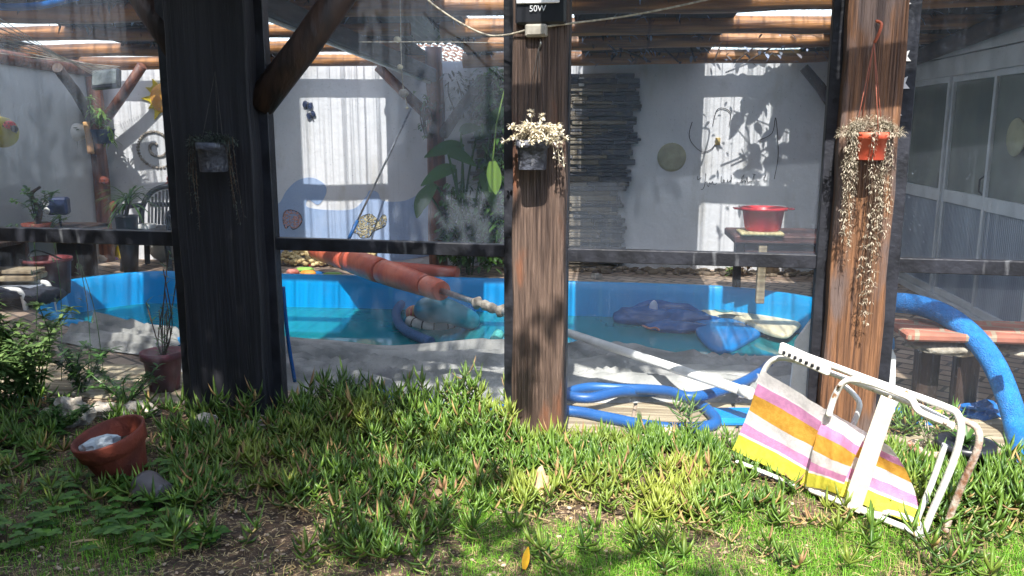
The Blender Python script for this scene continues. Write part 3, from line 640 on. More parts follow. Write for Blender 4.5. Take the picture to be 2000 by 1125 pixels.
# mosaic fish creatures low on the wall
def mosaic(pxs, lab, m1, seed, n=150):
    rt = thing('mosaic_animal', lab, 'mosaic', P(sum(p[0] for p in pxs) / len(pxs), max(p[1] for p in pxs), YW), 'pebble mosaics low on the back wall')
    ol = smooth_loop([P(x, y, YW - .008) for x, y in pxs], 3); b = MB(); b.tube(ol + [ol[0]], .006, 5); b.build('outline', m_dark, rt)
    tr = [[ol[i] for i in t] for t in tessellate_polygon([ol])]; ar = [((t[1] - t[0]).cross(t[2] - t[0])).length for t in tr]; rr = random.Random(seed); b = MB()
    for k in range(n):
        t = rr.choices(tr, ar)[0]; u, v = rr.random(), rr.random()
        if u + v > 1: u, v = 1 - u, 1 - v
        b.blob(t[0] + (t[1] - t[0]) * u + (t[2] - t[0]) * v + Vector((0, -.002, 0)), rr.uniform(.006, .011), (1.2, .5, 1), .2, 2, k, 1)
    b.build('pebbles', m1, rt)
peb = M('mixed_pebbles', lin(210, 200, 160), lin(120, 112, 96), island=True, rough=.6)
mosaic([(690, 440), (702, 426), (722, 418), (734, 426), (738, 434), (748, 420), (754, 424), (752, 440), (742, 446), (728, 452), (722, 462), (706, 464), (698, 456), (689, 452)], 'large pale pebble mosaic fish on the sunlit foot of the wall', peb, 3, 420)
mosaic([(556, 414), (568, 410), (584, 416), (590, 430), (584, 442), (572, 448), (566, 440), (558, 446), (553, 430)], 'small pink pebble mosaic fish beside the wide dark post', M('pink_pebbles', lin(216, 160, 150), lin(170, 130, 125), island=True), 4, 160)
# pool net pole leaning on the wall
rt = thing('pool_pole', 'long thin silver pole with a blue grip leaning on the white back wall', 'pole', P(680, 466, 8.85))
a, c = P(683, 463, 8.72), P(803, 212, YW - .03); q = a.lerp(c, .13)
b = MB(); b.tube([q, c], .011, 8); b.build('rod', m_steel, rt); b = MB(); b.tube([a + (a - q) * .5, q], .019, 8); b.build('grip', m_hose, rt)
# yellow pebbles strip at the wall foot
b = MB(); rr = random.Random(4); x0, x1 = P(560, 500, YW).x, P(735, 500, YW).x
for i in range(420):
    x = rr.uniform(x0, x1); y = rr.uniform(8.74, YW); b.blob((x, y, .02 + .09 * (y - 8.74) / .34 + rr.uniform(0, .05)), rr.uniform(.018, .034), (1.2, 1, .8), .2, 2, i, 1)
tag(smalltag(b, 'pebble_bed', M('yellow_pebbles', lin(220, 200, 150), lin(170, 145, 100), island=True, rough=.7), 'bed of yellowish round pebbles at the foot of the wall', 'pebbles'), kind='stuff')
# rubble strip at the foot of the slate panel
b = MB(); x0, x1 = P(985, 520, YW).x, P(1600, 520, YW).x
for i in range(210):
    x = rr.uniform(x0, x1); y = rr.uniform(8.72, YW - .05); b.blob((x, y, .015), rr.uniform(.014, .05), (1.4, 1, .6), .35, 2, i, 1)
tag(smalltag(b, 'rubble_strip', M('rubble', lin(150, 136, 116), lin(92, 80, 70), island=True, rough=.9), 'scatter of stones and dry litter along the foot of the wall', 'rubble'), kind='stuff')
# second orange tube lying on the far deck
a, c = P(744, 510, 8.62), P(890, 524, 8.62); a.z = c.z = .062
rt = thing('foam_tube', 'plain salmon coloured tube lying on the far deck under the plants', 'tube', (a + c) / 2)
b = MB(); a = G(746, 520, .06); c = G(892, 532, .06); b.tube([a.lerp(c, i / 8) for i in range(9)], .06, 18); b.build('tube', m_orange, rt)
b = MB(); b.tube([c, c + (c - a).normalized() * .012], .05, 18); b.build('end_cap', m_orange, rt)
# toys by the pool rim
def disc(px, py, r, h, mat, lab, name='pool_toy', z=0, sq=.6):
    c = G(px, py, .0); b = MB(); b.lathe([(0, h), (r * .7, h), (r, h * .6), (r * .95, 0), (0, 0)], (c.x, c.y, z), 18, sy=sq); return smalltag(b, name, mat, lab, 'toy', 'small toys on the far pool edge')
disc(572, 535, .07, .05, m_pink, 'pink toy at the left end of the toys on the far pool edge')
disc(596, 529, .10, .035, m_lime, 'lime green toy dish on the far pool edge'); disc(602, 537, .085, .045, m_ora2, 'amber yellow toy cup in front of the lime dish')
disc(622, 536, .07, .03, m_foamb, 'dark blue toy between the amber and the green toys'); disc(650, 537, .1, .025, m_lime, 'flat green toy at the right end of the toys on the far pool edge')
disc(612, 519, .13, .02, m_red, 'flat red toy paddle lying behind the lime dish', sq=.35)
disc(104, 526, .10, .05, m_red, 'red toy bowl on the brick deck at the left', z=0)
disc(219, 507, .08, .03, m_viol, 'flat violet toy beside the yellow bottle')
# yellow bottle
c = G(235, 506, 0); rt = thing('bottle', 'small yellow bottle standing beside the corner log post', 'bottle', (c.x, c.y, 0))
b = MB(); b.lathe([(0, 0), (.045, .002), (.05, .02), (.046, .1), (.035, .14), (.02, .155)], c, 16); b.build('body', m_yellow, rt); b = MB(); b.lathe([(.02, .155), (.02, .2), (.012, .21), (0, .21)], c, 12); b.build('cap', m_yellow, rt)
for px, py, r, lab in ((176, 513, .09, 'grey cream rock beside the white urn'), (199, 511, .085, 'pale rounded rock at the foot of the corner log post'), (1165, 545, .05, 'brown stone lying on the far pool edge')):
    c = G(px, py, 0); b = MB(); b.blob((c.x, c.y, r * .55), r, (1.2, 1, .75), .3, 1.6, px); smalltag(b, 'rock', m_rock, lab, 'rock')
# white urn with plant
def leafy(name, label, cat, base, h, w, n, mats, seed, L=(.05, .1), W=.5, stems=6, group=None, parent=None, droop=.5, stemmat=None):
    rr = random.Random(seed); bl = MB(); bs = MB(); base = Vector(base)
    for s_ in range(stems):
        a = rr.uniform(0, 6.28); tip = base + Vector((math.cos(a) * w * rr.uniform(.3, 1), math.sin(a) * w * rr.uniform(.3, 1), h * rr.uniform(.6, 1)))
        mid = base.lerp(tip, .5) + Vector((rr.uniform(-.2, .2) * w, rr.uniform(-.2, .2) * w, h * .12)); pth = smooth_path([base, mid, tip], 5)
        bs.tube(pth, [max(.0015, .004 * (1 - .6 * i / len(pth))) for i in range(len(pth))], 5)
        for k in range(n // stems):
            p = pth[min(len(pth) - 1, int(len(pth) * rr.uniform(.2, 1)))]; a = rr.uniform(0, 6.28); l = rr.uniform(*L)
            bl.leaf(p, (math.cos(a), math.sin(a), rr.uniform(-.1, .9)), l, l * W, droop, 3)
    if parent is None: rt = thing(name, label, cat, base, group)
    else: rt = parent
    bs.build('stems', stemmat or mats[1], rt); bl.build('foliage', mats[0], rt); return rt
c = G(150, 515, 0); rt = thing('planter_urn', 'white patterned urn on a foot, left of the corner log post', 'urn', c)
b = MB(); b.lathe([(0, 0), (.11, 0), (.11, .02), (.05, .05), (.045, .09), (.1, .15), (.15, .25), (.165, .3), (.15, .3), (.13, .27), (0, .26)], c, 24); b.build('urn', m_whitep, rt)
leafy('', '', '', c + Vector((0, 0, .26)), .14, .1, 40, (m_leafd, m_bark), 3, parent=rt)
# hanging blue pot on the corner post with leafy stems
c = P(201, 262, 8.62); c2 = c + Vector((0, 0, -.1))
rt = thing('hanging_planter', 'hanging blue pot with pale leafy stems tied to the corner log post', 'planter', c2)
b = MB(); b.lathe([(0, 0), (.07, 0), (.09, .02), (.12, .14), (.13, .15), (.12, .15), (.1, .13), (0, .12)], c2, 24); b.build('pot', M('blue_grey_pot', lin(44, 66, 100), lin(34, 52, 84)), rt)
for dx, hh in ((-.1, .36), (.02, .24), (.1, .06)):
    tip = c + Vector((dx * 1.0 - .02, -.02, hh)); pb = MB(); pb.tube(smooth_path([c + Vector((dx * .3, 0, .05)), c + Vector((dx * 1.3, 0, hh * .5)), tip], 4), .006, 5); pb.build('stem', m_bark, rt)
    lb = MB(); r_ = random.Random(int(hh * 100))
    for k in range(46):
        a = r_.uniform(0, 6.28); lb.leaf(tip + Vector((r_.uniform(-.03, .03), 0, r_.uniform(-.13, .05))), (math.cos(a), math.sin(a), r_.uniform(-.4, .7)), r_.uniform(.09, .15), .022, 1.2, 4)
    lb.build('leaf_tuft', m_leafl, rt)
b = MB(); b.tube(smooth_path([P(168, 238, 8.6), P(172, 262, 8.6), P(178, 300, 8.62)], 4), [.035] * 9, 10, wob=.1)
smalltag(b, 'driftwood_stick', M('pale_driftwood', lin(206, 162, 104), lin(160, 120, 84), (12, 12, 2), .7, .4), 'pale smooth stick tied upright in front of the corner log post', 'stick')
c = P(150, 258, 8.6); rt = thing('hanging_planter', 'small white ball planter hanging left of the corner log post', 'planter', c + Vector((0, 0, -.1)))
b = MB(); b.blob(c, .11, (1, .9, .85), .05, 1, 3, 3); b.build('pot', m_whitep, rt); leafy('', '', '', c + Vector((0, 0, -.03)), .06, .15, 40, (m_leafd, m_bark), 7, parent=rt)
b = MB(); b.tube([c + Vector((-.01, 0, -.1)), P(153, 338, 8.6)], .008, 5); b.build('cord', m_wire, rt)
# flood lamp in the corner
c = P(208, 155, 8.45); rt = thing('flood_lamp', 'dark flood lamp with glass front above the corner log post', 'lamp', c + Vector((0, 0, -.12)))
rot = Matrix.Rotation(R(-18), 3, 'X') @ Matrix.Rotation(R(-5), 3, 'Y'); b = MB(); b.box(c, (.30, .07, .20), rot, bev=.012); b.build('housing', m_dark, rt)
b = MB(); b.box(c + rot @ Vector((0, -.04, .005)), (.26, .012, .155), rot, bev=.003); b.build('glass', M('lamp_glass', lin(120, 128, 126), lin(60, 66, 66), (9, 9, 9), .1), rt)
# clay faces on the corner post
for px, py, lab, r in ((203, 353, 'round terracotta clay face hung on the front of the corner log post', .055), (221, 404, 'long terracotta clay face hung on the right side of the corner log post', .045)):
    c = P(px, py, 8.78); rt = thing('clay_mask', lab, 'clay mask', c + Vector((0, 0, -r)), 'clay faces on the corner log post'); b = MB()
    b.blob(c, r, (1, .5, .85 if px == 203 else 1.5), .12, 2, px, 3); b.build('face', m_terra, rt)
    for dx in (-.4, .4):
        e = MB(); e.blob(c + Vector((dx * r, -.5 * r, .2 * r)), r * .16, (1.3, .6, 1), 0, 1, 1, 1); e.build('eye', m_dark, rt)
    e = MB(); e.tube([c + Vector((-.4 * r, -.48 * r, -.3 * r)), c + Vector((0, -.56 * r, -.42 * r)), c + Vector((.4 * r, -.48 * r, -.3 * r))], r * .08, 6); e.build('mouth', m_dark, rt)
c = P(333, 355, YW - .03); b = MB()
for dx, dz in ((-.03, -.04), (.035, -.05), (0, .03)): b.blob(c + Vector((dx, 0, dz)), .045, (1, .5, 1), .2, 2, int(dx * 99), 2)
smalltag(b, 'clay_flower', m_pink, 'small pink clay ornament on the wall above the plastic chair', 'wall ornament')
# dark plastic chair
c = G(306, 528, 0); c.y = 8.5; c.x = P(304, 450, 8.5).x; c.z = 0
rt = thing('plastic_chair', 'dark plastic armchair with slotted back standing against the striped wall', 'chair', c)
def lc(x, y, z): return c + Vector((x, y, z))
b = MB(); b.box(lc(0, 0, .43), (.48, .46, .03), bev=.01); b.build('seat', m_dark, rt)
bk = MB()
for i in range(11):
    x = -.2 + .04 * i; bk.bar(lc(x, .22, .45), lc(x * 1.1, .3, .82 - .12 * (abs(x) / .2) ** 2), .022, .012)
bk.tube(smooth_path([lc(-.27, .2, .45), lc(-.27, .25, .64), lc(-.18, .31, .80), lc(0, .33, .86), lc(.18, .31, .80), lc(.27, .25, .64), lc(.27, .2, .45)], 5), .03, 8)
bk.box(lc(0, .3, .66), (.46, .015, .05)); bk.build('backrest', m_dark, rt)
for sx in (-1, 1):
    b = MB(); b.tube(smooth_path([lc(sx * .27, .24, .66), lc(sx * .3, .05, .66), lc(sx * .29, -.2, .63), lc(sx * .27, -.22, .45)], 4), .026, 8); b.build('armrest', m_dark, rt)
    for sy in (-1, 1):
        b = MB(); b.bar(lc(sx * .22, sy * .2, .42), lc(sx * .27, sy * .25, 0), .055, .045, bev=.01); b.build('leg', m_dark, rt)
c = P(278, 425, 8.3); c.z = .48; b = MB(); b.box(c, (.22, .16, .05), bev=.01); smalltag(b, 'folded_cloth', m_whitep, 'small white folded cloth on the seat of the plastic chair', 'cloth')
c = G(322, 510, 0); b = MB(); b.blob((c.x, c.y, .2), .2, (.9, .7, 1), .25, 2, 5, 3); smalltag(b, 'white_sack', M('grey_white_sack', lin(196, 196, 190), lin(150, 152, 150), (4, 4, 4), .8, .5), 'rumpled whitish sack behind the branchy plant by the plastic chair', 'sack')
# spiky plant on a dark stand
c = G(246, 520, 0); c = Vector((P(249, 450, 8.2).x, 8.2, 0)); rt = thing('spiky_plant', 'dark spiky leaved plant in a tall dark pot right of the corner log post', 'plant', c)
b = MB(); b.lathe([(0, 0), (.07, 0), (.1, .3), (.11, .58), (.12, .6), (.1, .6), (0, .58)], c, 20); b.build('pot', m_dark, rt)
b = MB(); rr = random.Random(12); t0 = c + Vector((0, 0, .6)); top = P(252, 392, 8.2)
for k in range(54):
    a = rr.uniform(0, 6.28); e = rr.uniform(-.2, 1.6); b.leaf(top + Vector((0, 0, rr.uniform(-.05, .05))), (math.cos(a), math.sin(a), e), rr.uniform(.28, .45), .022, 1.3, 6)
b.build('leaves', m_leafd, rt); b = MB(); b.tube([t0, top], .02, 8); b.build('stem', m_bark, rt)
# left wall shelf with plants
sh = PX(60, 448, XL); root = thing('wall_bench', 'low dark bench against the grey left wall holding plants', 'bench', (XL + .25, 7.0, 0))
zs = P(60, 446, 7.4).z; b = MB(); b.box((XL + .28, 6.9, zs - .05), (.5, 2.6, .04), bev=.005); b.build('top', m_logd, root)
for y in (5.8, 7.0, 8.0):
    b = MB(); b.box((XL + .28, y, (zs - .07) / 2), (.4, .06, zs - .07), bev=.004); b.build('leg', m_logd, root)
def wl(px, py, off=.3):
    q = PX(px, py, XL + off); return Vector((q.x, q.y, zs - .028))
c = wl(70, 430); rt = leafy('bonsai_plant', 'small bushy bonsai with twisted pale trunk on the bench by the left wall', 'plant', c + Vector((0, 0, .08)), .34, .22, 300, (m_leafd, m_bark), 21, stems=10, L=(.04, .07))
b = MB(); b.tube(smooth_path([c + Vector((0, 0, .06)), c + Vector((.05, 0, .2)), c + Vector((-.02, 0, .34)), c + Vector((.08, 0, .42))], 4), [.03 - .0015 * i for i in range(13)], 8, wob=.2); b.build('trunk', m_bark, rt)
b = MB(); b.lathe([(0, 0), (.1, 0), (.13, .08), (.12, .08), (0, .07)], c, 20); b.build('pot', m_terra, rt)
c = PX(103, 402, XL + .25); rt = thing('owl_ornament', 'dark blue box figure with two round white eyes on the left bench', 'ornament', (c.x, c.y, c.z - .2))
b = MB(); b.box(c + Vector((.06, 0, 0)), (.19, .14, .17), Matrix.Rotation(R(18), 3, 'Z'), bev=.02); b.build('body', m_navy, rt)
for dz in (.035, -.04):
    b = MB(); b.lathe([(.012, .0), (.012, .012), (.03, .012), (.036, 0)], c + Vector((-.01, -.085, dz)), 16, rot=Matrix.Rotation(R(90), 3, 'X')); b.build('eye', m_whitep, rt)
b = MB(); b.tube([c + Vector((.06, 0, -.08)), c + Vector((.07, 0, -.3))], .012, 6); b.build('stand', m_dark, rt)
c = wl(12, 440); leafy('small_succulent', 'small dark potted succulent at the far left end of the bench', 'plant', c, .1, .12, 60, (m_leafd, m_bark), 31, L=(.04, .06))
c = wl(95, 440); leafy('low_grass_plant', 'low fine leaved plant under the owl figure on the bench', 'plant', c, .14, .2, 120, (m_leafl, m_leafd), 32, L=(.05, .09), W=.15)
# clutter under the bench
c = PX(90, 500, XL + .62); c.z = 0; rt = thing('storage_bin', 'dark red plastic bin standing in the shade under the left bench', 'bin', c)
b = MB(); b.lathe([(0, 0), (.17, 0), (.2, .3), (.215, .3), (.215, .33), (.19, .33), (.18, .3), (0, .05)], c, 24); b.build('body', M('dark_red_plastic', lin(118, 44, 48), lin(90, 34, 38)), rt)
b = MB(); b.tube(smooth_path([c + Vector((-.2, 0, .3)), c + Vector((0, -.12, .42)), c + Vector((.2, 0, .3))], 5), .008, 6); b.build('handle', m_dark, rt)
for i, (px, py, s, lab) in enumerate(((15, 505, (.5, .3, .16), 'flat grey box on the deck at the far left under the bench'), (20, 478, (.45, .28, .05), 'stack of pale boards on the grey box at the far left'))):
    c = PX(px, py, XL + .55); c.z = .08 if i == 0 else .22
    b = MB(); b.box(c, s, Matrix.Rotation(R(12 * i), 3, 'Z'), bev=.01)
    if i: b.box(c + Vector((.02, .0, .055)), (s[0] * .9, s[1] * .8, .03), Matrix.Rotation(R(5), 3, 'Z'), bev=.006)
    smalltag(b, 'storage_box' if i == 0 else 'board_stack', m_plank if i else m_ribk, lab, 'box' if i == 0 else 'boards')
c = PX(45, 530, XL + .8); b = MB()
for k in range(6): b.blob((c.x + .12 * math.sin(k * 2.1), c.y + .1 * math.cos(k * 1.7), .06 + .03 * (k % 3)), .13, (1.3, 1, .5), .5, 2.2, k, 2)
smalltag(b, 'dark_cloth_heap', M('navy_cloth', lin(46, 52, 66), lin(30, 34, 46), (4, 4, 4), .9, .6), 'crumpled dark cloth heap on the deck at the far left', 'cloth')
# ladybird on yellow ball, hanging at the left edge
c = P(4, 258, 6.2); rt = thing('hanging_ball', 'yellow ball ornament with a red ladybird hanging at the left edge', 'ornament', c + Vector((0, 0, -.12)))
b = MB(); b.blob(c, .12, (1, 1, 1), 0, 1, 1, 3); b.build('ball', m_olive, rt)
b = MB(); b.tube([c + Vector((0, 0, .11)), c + Vector((-.02, 0, .75))], .003, 5); b.build('cord', m_string, rt)
lb = c + Vector((.115, -.06, .055)); b = MB(); b.blob(lb, .042, (1.1, .8, .8), 0, 1, 1, 3); body = b.build('ladybird', m_red, rt)
b = MB(); b.blob(lb + Vector((.045, -.01, -.03)), .028, (1, 1, 1), 0, 1, 1, 2); b.build('head', m_dark, body)
for k in range(5): b = MB(); b.blob(lb + Vector((-.03 + .016 * k, -.034, .014 * (1 if k % 2 else -.6))), .007, (1, .4, 1), 0, 1, 1, 1); b.build('spot', m_dark, body)
for k in range(2):
    b = MB(); b.tube([lb + Vector((.06, -.02, -.04)), lb + Vector((.07 + .02 * k, -.03, -.065 + .03 * k))], .003, 4); b.build('feeler', m_dark, body)
# ---- plants under the sky gap
def bigleaf(label, spots, seed, name='broad_leaf_plant'):
    base = spots[0]; rt = thing(name, label, 'plant', Vector((base[0].x, base[0].y, 0)))
    rr = random.Random(seed); bs = MB(); bl = MB()
    for (p, L_, W_, dr, dz) in spots:
        g = Vector((base[0].x + rr.uniform(-.1, .1), base[0].y + rr.uniform(-.05, .1), 0)); bs.tube(smooth_path([g, g.lerp(p, .55) + Vector((0, 0, .15)), p], 5), .012, 6)
        a = rr.uniform(-.5, .5); bl.leaf(p, (dr, -.35 + .3 * a, dz), L_, W_, 1.0, 8, fold=.12, side=Vector((.0 + .25 * a, .8, 0)).cross(Vector((dr, 0, dz))).normalized() if abs(dz) < 5 else None)
    bs.build('stems', m_leafd, rt); bl.build('leaves', m_leafd, rt); return rt
rr = random.Random(77)
sp = []
for (x, y, L_, W_, dr, dz) in [(905, 290, .42, .16, -.8, .3), (890, 330, .4, .15, -.9, .1), (850, 360, .34, .14, -.7, -.6), (930, 270, .4, .14, .5, .6), (875, 300, .36, .14, .9, .2), (940, 340, .4, .14, .4, -.5), (960, 250, .42, .13, .3, .8), (900, 260, .3, .12, .6, .6), (830, 370, .3, .12, -.4, -.9)]:
    sp.append((P(x, y, 8.4 + rr.uniform(-.2, .2)), L_, W_, dr, dz))
bigleaf('large dark broad leaved plant in front of the central log post', sp, 1)
c = P(962, 315, 6.9); b = MB(); b.leaf(c, (.12, -.1, -1), .27, .12, .1, 8, side=Vector((1, .1, .05)))
b.tube([c, c + Vector((.03, .02, .3)), c + Vector((.1, .05, .6))], .006, 5); g = smalltag(b, 'hanging_leaf', m_leafl, 'single bright green striped leaf hanging left of the middle post', 'leaf')
def shrub(name, label, cat, px0, px1, py0, py1, Y, n, mats, seed, L=(.06, .12), W=.4, depth=.35, group=None, dens=lambda u, v: 1):
    rr = random.Random(seed); a = P(px0, py0, Y); c = P(px1, py1, Y); rt = thing(name, label, cat, Vector(((a.x + c.x) / 2, Y, max(0, c.z))), group); bl = MB(); bs = MB()
    for k in range(n):
        u, v = rr.random(), rr.random()
        if rr.random() > dens(u, v): continue
        nn = noise.noise(Vector((u * 5, v * 6, seed)))
        if nn < -.12 and rr.random() < .8: continue
        p = Vector((a.x + (c.x - a.x) * u, Y + rr.uniform(-depth, depth), a.z + (c.z - a.z) * v)); q = rr.uniform(0, 6.28); l = rr.uniform(*L)
        bl.leaf(p, (math.cos(q), math.sin(q) - .4, rr.uniform(-.7, .5)), l, l * W, rr.uniform(.2, 1), 3)
    for k in range(7):
        x = rr.uniform(a.x, c.x); bs.tube(smooth_path([(x * .5 + (a.x + c.x) * .25, Y, max(0, c.z)), (x, Y + rr.uniform(-.1, .1), (a.z + c.z) / 2), (x + rr.uniform(-.1, .1), Y, a.z - .1)], 5), .008, 5)
    bs.build('stems', m_bark, rt); bl.build('foliage', mats, rt); return rt
shrub('garden_shrub', 'dense dark green shrub at the foot of the central log post', 'shrub', 862, 992, 352, 520, 8.5, 1500, m_leafd, 41, depth=.25, dens=lambda u, v: min(1, .3 + v * 1.5))
shrub('climbing_plant', 'climbing green plant growing up the left edge of the slate panel', 'climber', 940, 992, 130, 360, 8.55, 650, m_leafd, 42, L=(.1, .2), W=.22, depth=.15)
shrub('small_vine', 'small dark vine clinging left of the central log post', 'vine', 822, 850, 180, 270, 8.7, 110, m_leafd, 43, L=(.04, .08))
shrub('hanging_vine', 'dark vine with dead leaves hanging in the roof gap by the log post', 'vine', 872, 950, 140, 230, 8.75, 240, M('dead_leaf', lin(70, 62, 48), lin(48, 56, 36), island=True), 44, L=(.05, .09))
# vine lying on the clear roof sheet at the right: its leaves shade the wall
rt = thing('roof_vine', 'leafy vine lying on the clear roof sheet at the right', 'vine', (1.6, 7.9, zroof(7.9) + .2)); bl = MB(); bs = MB(); rr = random.Random(6)
xa, xb = clear[3]
for k in range(95):
    t = rr.random(); x = xb - .02 - (xb - xa) * .62 * rr.random() ** 1.5 * (1 if t > .3 else .7); y = 7.95 + 1.0 * t
    if x < xa + .35 and t < .6: continue
    a = rr.uniform(0, 6.28); bl.leaf((x, y, zroof(y) + .16 + rr.uniform(0, .08)), (math.cos(a), math.sin(a), rr.uniform(-.1, .3)), rr.uniform(.10, .19), rr.uniform(.07, .12), .3, 4)
for k in range(5): bs.tube(smooth_path([(xb + .1, 7.7 + k * .3, zroof(8) + .15), (xb - .3, 7.9 + k * .25, zroof(8) + .18), (xb - .5 - .05 * k, 8.2 + k * .15, zroof(8) + .17)], 4), .006, 5)
bl.build('leaves', m_leafl, rt); bs.build('stems', m_bark, rt)
rr = random.Random(9)
shrub('roof_vine', 'dead brown leaves caught along the roof logs right of the middle post', 'vine', 1130, 1640, 18, 118, 8.3, 420, M('dry_roof_leaf', lin(88, 70, 52), lin(140, 150, 170), island=True, rough=.6), 45, L=(.04, .09), depth=.7)
# hose pipe blue at the top left edge
b = MB(); b.tube(smooth_path([P(-20, 12, 4.9), P(30, 14, 4.9), P(90, 9, 4.9), P(150, -6, 4.9)], 6), .022, 10); smalltag(b, 'foam_noodle', m_blueV, 'dark blue tube hanging at the top left corner', 'noodle')
# clothes line strings
rt = thing('clothes_line', 'bundle of thin pale cords running under the roof at the left', 'clothes line', P(120, 90, 7))
for k in range(11):
    a = P(-10, 30 + k * 7 + (k % 3) * 3, 5.0 + .12 * k); c = P(188 + k * 4.5, 150 - k * 2, 8.7); b = MB(); b.tube([a, a.lerp(c, .5) + Vector((0, 0, -.01)), c], .0035, 4); b.build('cord', m_string, rt)
# shell mobile
Y = 5.6; rt = thing('shell_mobile', 'string of shells hanging from the roof in front of the diagonal gutter', 'mobile', P(797, 215, Y))
b = MB(); b.tube([P(781, -20, Y), P(783, 75, Y), P(784, 130, Y), P(788, 180, Y), P(797, 212, Y)], .003, 4); b.build('cord', m_string, rt)
for px, py, s in ((776, 77, .024), (781, 131, .02), (788, 182, .034), (795, 211, .011)):
    c = P(px, py, Y); b = MB(); b.blob(c, s, (1, .8, .85), .35, 2.2, px, 2); b.build('shell', m_cream if s < .03 else m_rock, rt)
# red basin on its table
c = P(1489, 455, 7.4); zt_ = c.z + .0
rt = thing('garden_table', 'low dark brown table with a brick edge under the red basin', 'table', (c.x + .15, 7.6, 0))
xa, xb = P(1424, 462, 7.6).x, P(1640, 462, 7.6).x
b = MB(); b.box(((xa + xb) / 2, 7.62, zt_ - .05), (xb - xa, .62, .07), bev=.012); b.build('top', M('dark_table_wood', lin(96, 60, 56), lin(66, 44, 42), (3, 30, 30), .5, .3), rt)
b = MB(); b.box(((xa + xb) / 2 + .05, 7.62, zt_ - .16), (xb - xa - .1, .5, .14), bev=.01); b.build('apron', M('dark_red_wood', lin(84, 52, 52), lin(60, 40, 42), (3, 30, 30), .6), rt)
for x, y, mt in ((P(1490, 480, 7.35).x, 7.36, m_plank), (xb - .1, 7.4, m_logd), (xa + .12, 7.85, m_logd), (xb - .1, 7.85, m_logd)):
    b = MB(); b.box((x, y, (zt_ - .1) / 2), (.07, .06, zt_ - .1), bev=.006); b.build('leg', mt, rt)
c = P(1489, 450, 7.42); c.z = zt_ - .012
b = MB(); b.box(c + Vector((-.02, 0, .015)), (.36, .3, .03), bev=.01); smalltag(b, 'straw_mat', M('straw_mat', lin(206, 196, 150), lin(170, 158, 116), (40, 40, 10), .8, .5), 'yellowish mat under the red basin', 'mat')
c = c + Vector((0, 0, .032)); h = .20; rt = thing('washing_basin', 'bright red oval plastic basin with handles on the low table', 'basin', c)
b = MB(); b.lathe([(0, .004), (.135, 0), (.15, .02), (.175, h * .85), (.2, h * .87), (.205, h), (.175, h), (.165, h * .8), (.14, .02), (0, .016)], c, 40, sx=1.0, sy=.8); b.build('bowl', m_red, rt)
for s_ in (-1, 1):
    b = MB(); b.box(c + Vector((s_ * .225, 0, h - .012)), (.055, .1, .014), bev=.006); b.build('handle', m_red, rt)
for k, (px, lab) in enumerate(((1428, 'small green weed at the foot of the wall left of the low table'), (1452, 'small dry weed under the low table'))):
    c = G(px, 540, 0); leafy('weed', lab, 'plant', c, .13, .08, 36, (m_leafl if k == 0 else m_iceb, m_bark), 50 + k, L=(.04, .08))
c = G(1505, 538, 0); rt = thing('flower_pot', 'small grey flower pot in the shade under the low table', 'pot', c); b = MB(); b.lathe([(0, 0), (.06, 0), (.085, .12), (.095, .12), (.095, .15), (.08, .15), (.07, .12), (0, .11)], c, 20); b.build('pot', m_conc, rt)
leafy('', '', '', c + Vector((0, 0, .12)), .1, .06, 20, (m_leafd, m_bark), 55, parent=rt)

# unseen vine heap added to stop the sun entering by the sky gap
rt = thing('roof_vine', 'unseen dense vine added on the roof to stop sun at the sky gap', 'vine', ((HX0 + HX1) / 2, 7.9, zroof(7.9) + .12)); bl = MB(); bs = MB(); rr = random.Random(16)
for k in range(2200):
    a = rr.uniform(0, 6.28); y = rr.uniform(7.5, 8.3); bl.leaf((rr.uniform(HX0 - .2, HX1 + .35), y, zroof(y) + .12 + rr.random() * 1.15), (math.cos(a), math.sin(a), rr.uniform(-.5, .5)), rr.uniform(.1, .16), .07, .4, 2)
for k in range(6): bs.tube(smooth_path([(HX0 + .07 * k, 7.6, zroof(7.6) + .1), (HX0 + .08 * k, 7.9, zroof(7.9) + .6), (HX0 + .05 * k, 8.2, zroof(8.2) + 1.1)], 4), .008, 5)
bl.build('leaves', m_leafd, rt); bs.build('stems', m_bark, rt)
# ================================================================ IN AND ROUND THE POOL
def on(px, py, z): return G(px, py, z)
def flat(name, px, z, th, mat, label, cat, parent=None, group=None, k=4, dome=0.0):
    pts = smooth_loop([G(x, y, z) for x, y in px], k); N = len(pts); c = sum(pts, Vector()) / N; b = MB(); vs = []
    rings = [(1.0, 0.0), (1.03, .35), (1.0, .8), (.93, 1.0), (.55, 1 + dome * .7), (.0, 1 + dome)]
    for s_, h in rings: vs += [Vector((c.x + (p.x - c.x) * s_, c.y + (p.y - c.y) * s_, z - th + th * h)) for p in pts]
    b.add(vs, [(j * N + i, j * N + (i + 1) % N, (j + 1) * N + (i + 1) % N, (j + 1) * N + i) for j in range(5) for i in range(N)], smooth=True)
    o = b.build(name, mat, parent)
    return o if parent else tag(o, label, cat, group)
c = G(1480, 625, WZ + .05); rt = thing('bodyboard', 'long cream and white bodyboard floating at the right end of the pool', 'bodyboard', c)
flat('deck_pad', [(1368, 606), (1382, 600), (1412, 597), (1450, 601), (1505, 611), (1562, 622), (1552, 638), (1535, 650), (1500, 643), (1460, 625), (1425, 613), (1395, 614)], WZ + .10, .05, m_cream, '', '', rt)
flat('nose_panel', [(1394, 602), (1420, 600), (1432, 606), (1410, 608)], WZ + .112, .01, m_teal, '', '', rt)
flat('pool_mattress', [(1362, 618), (1392, 612), (1425, 613), (1460, 622), (1494, 637), (1492, 643), (1455, 664), (1430, 676), (1400, 678), (1376, 662), (1360, 640)], WZ + .05, .05, m_blueL, 'smooth bright blue leaf shaped float in front of the cream bodyboard', 'float', dome=.4)
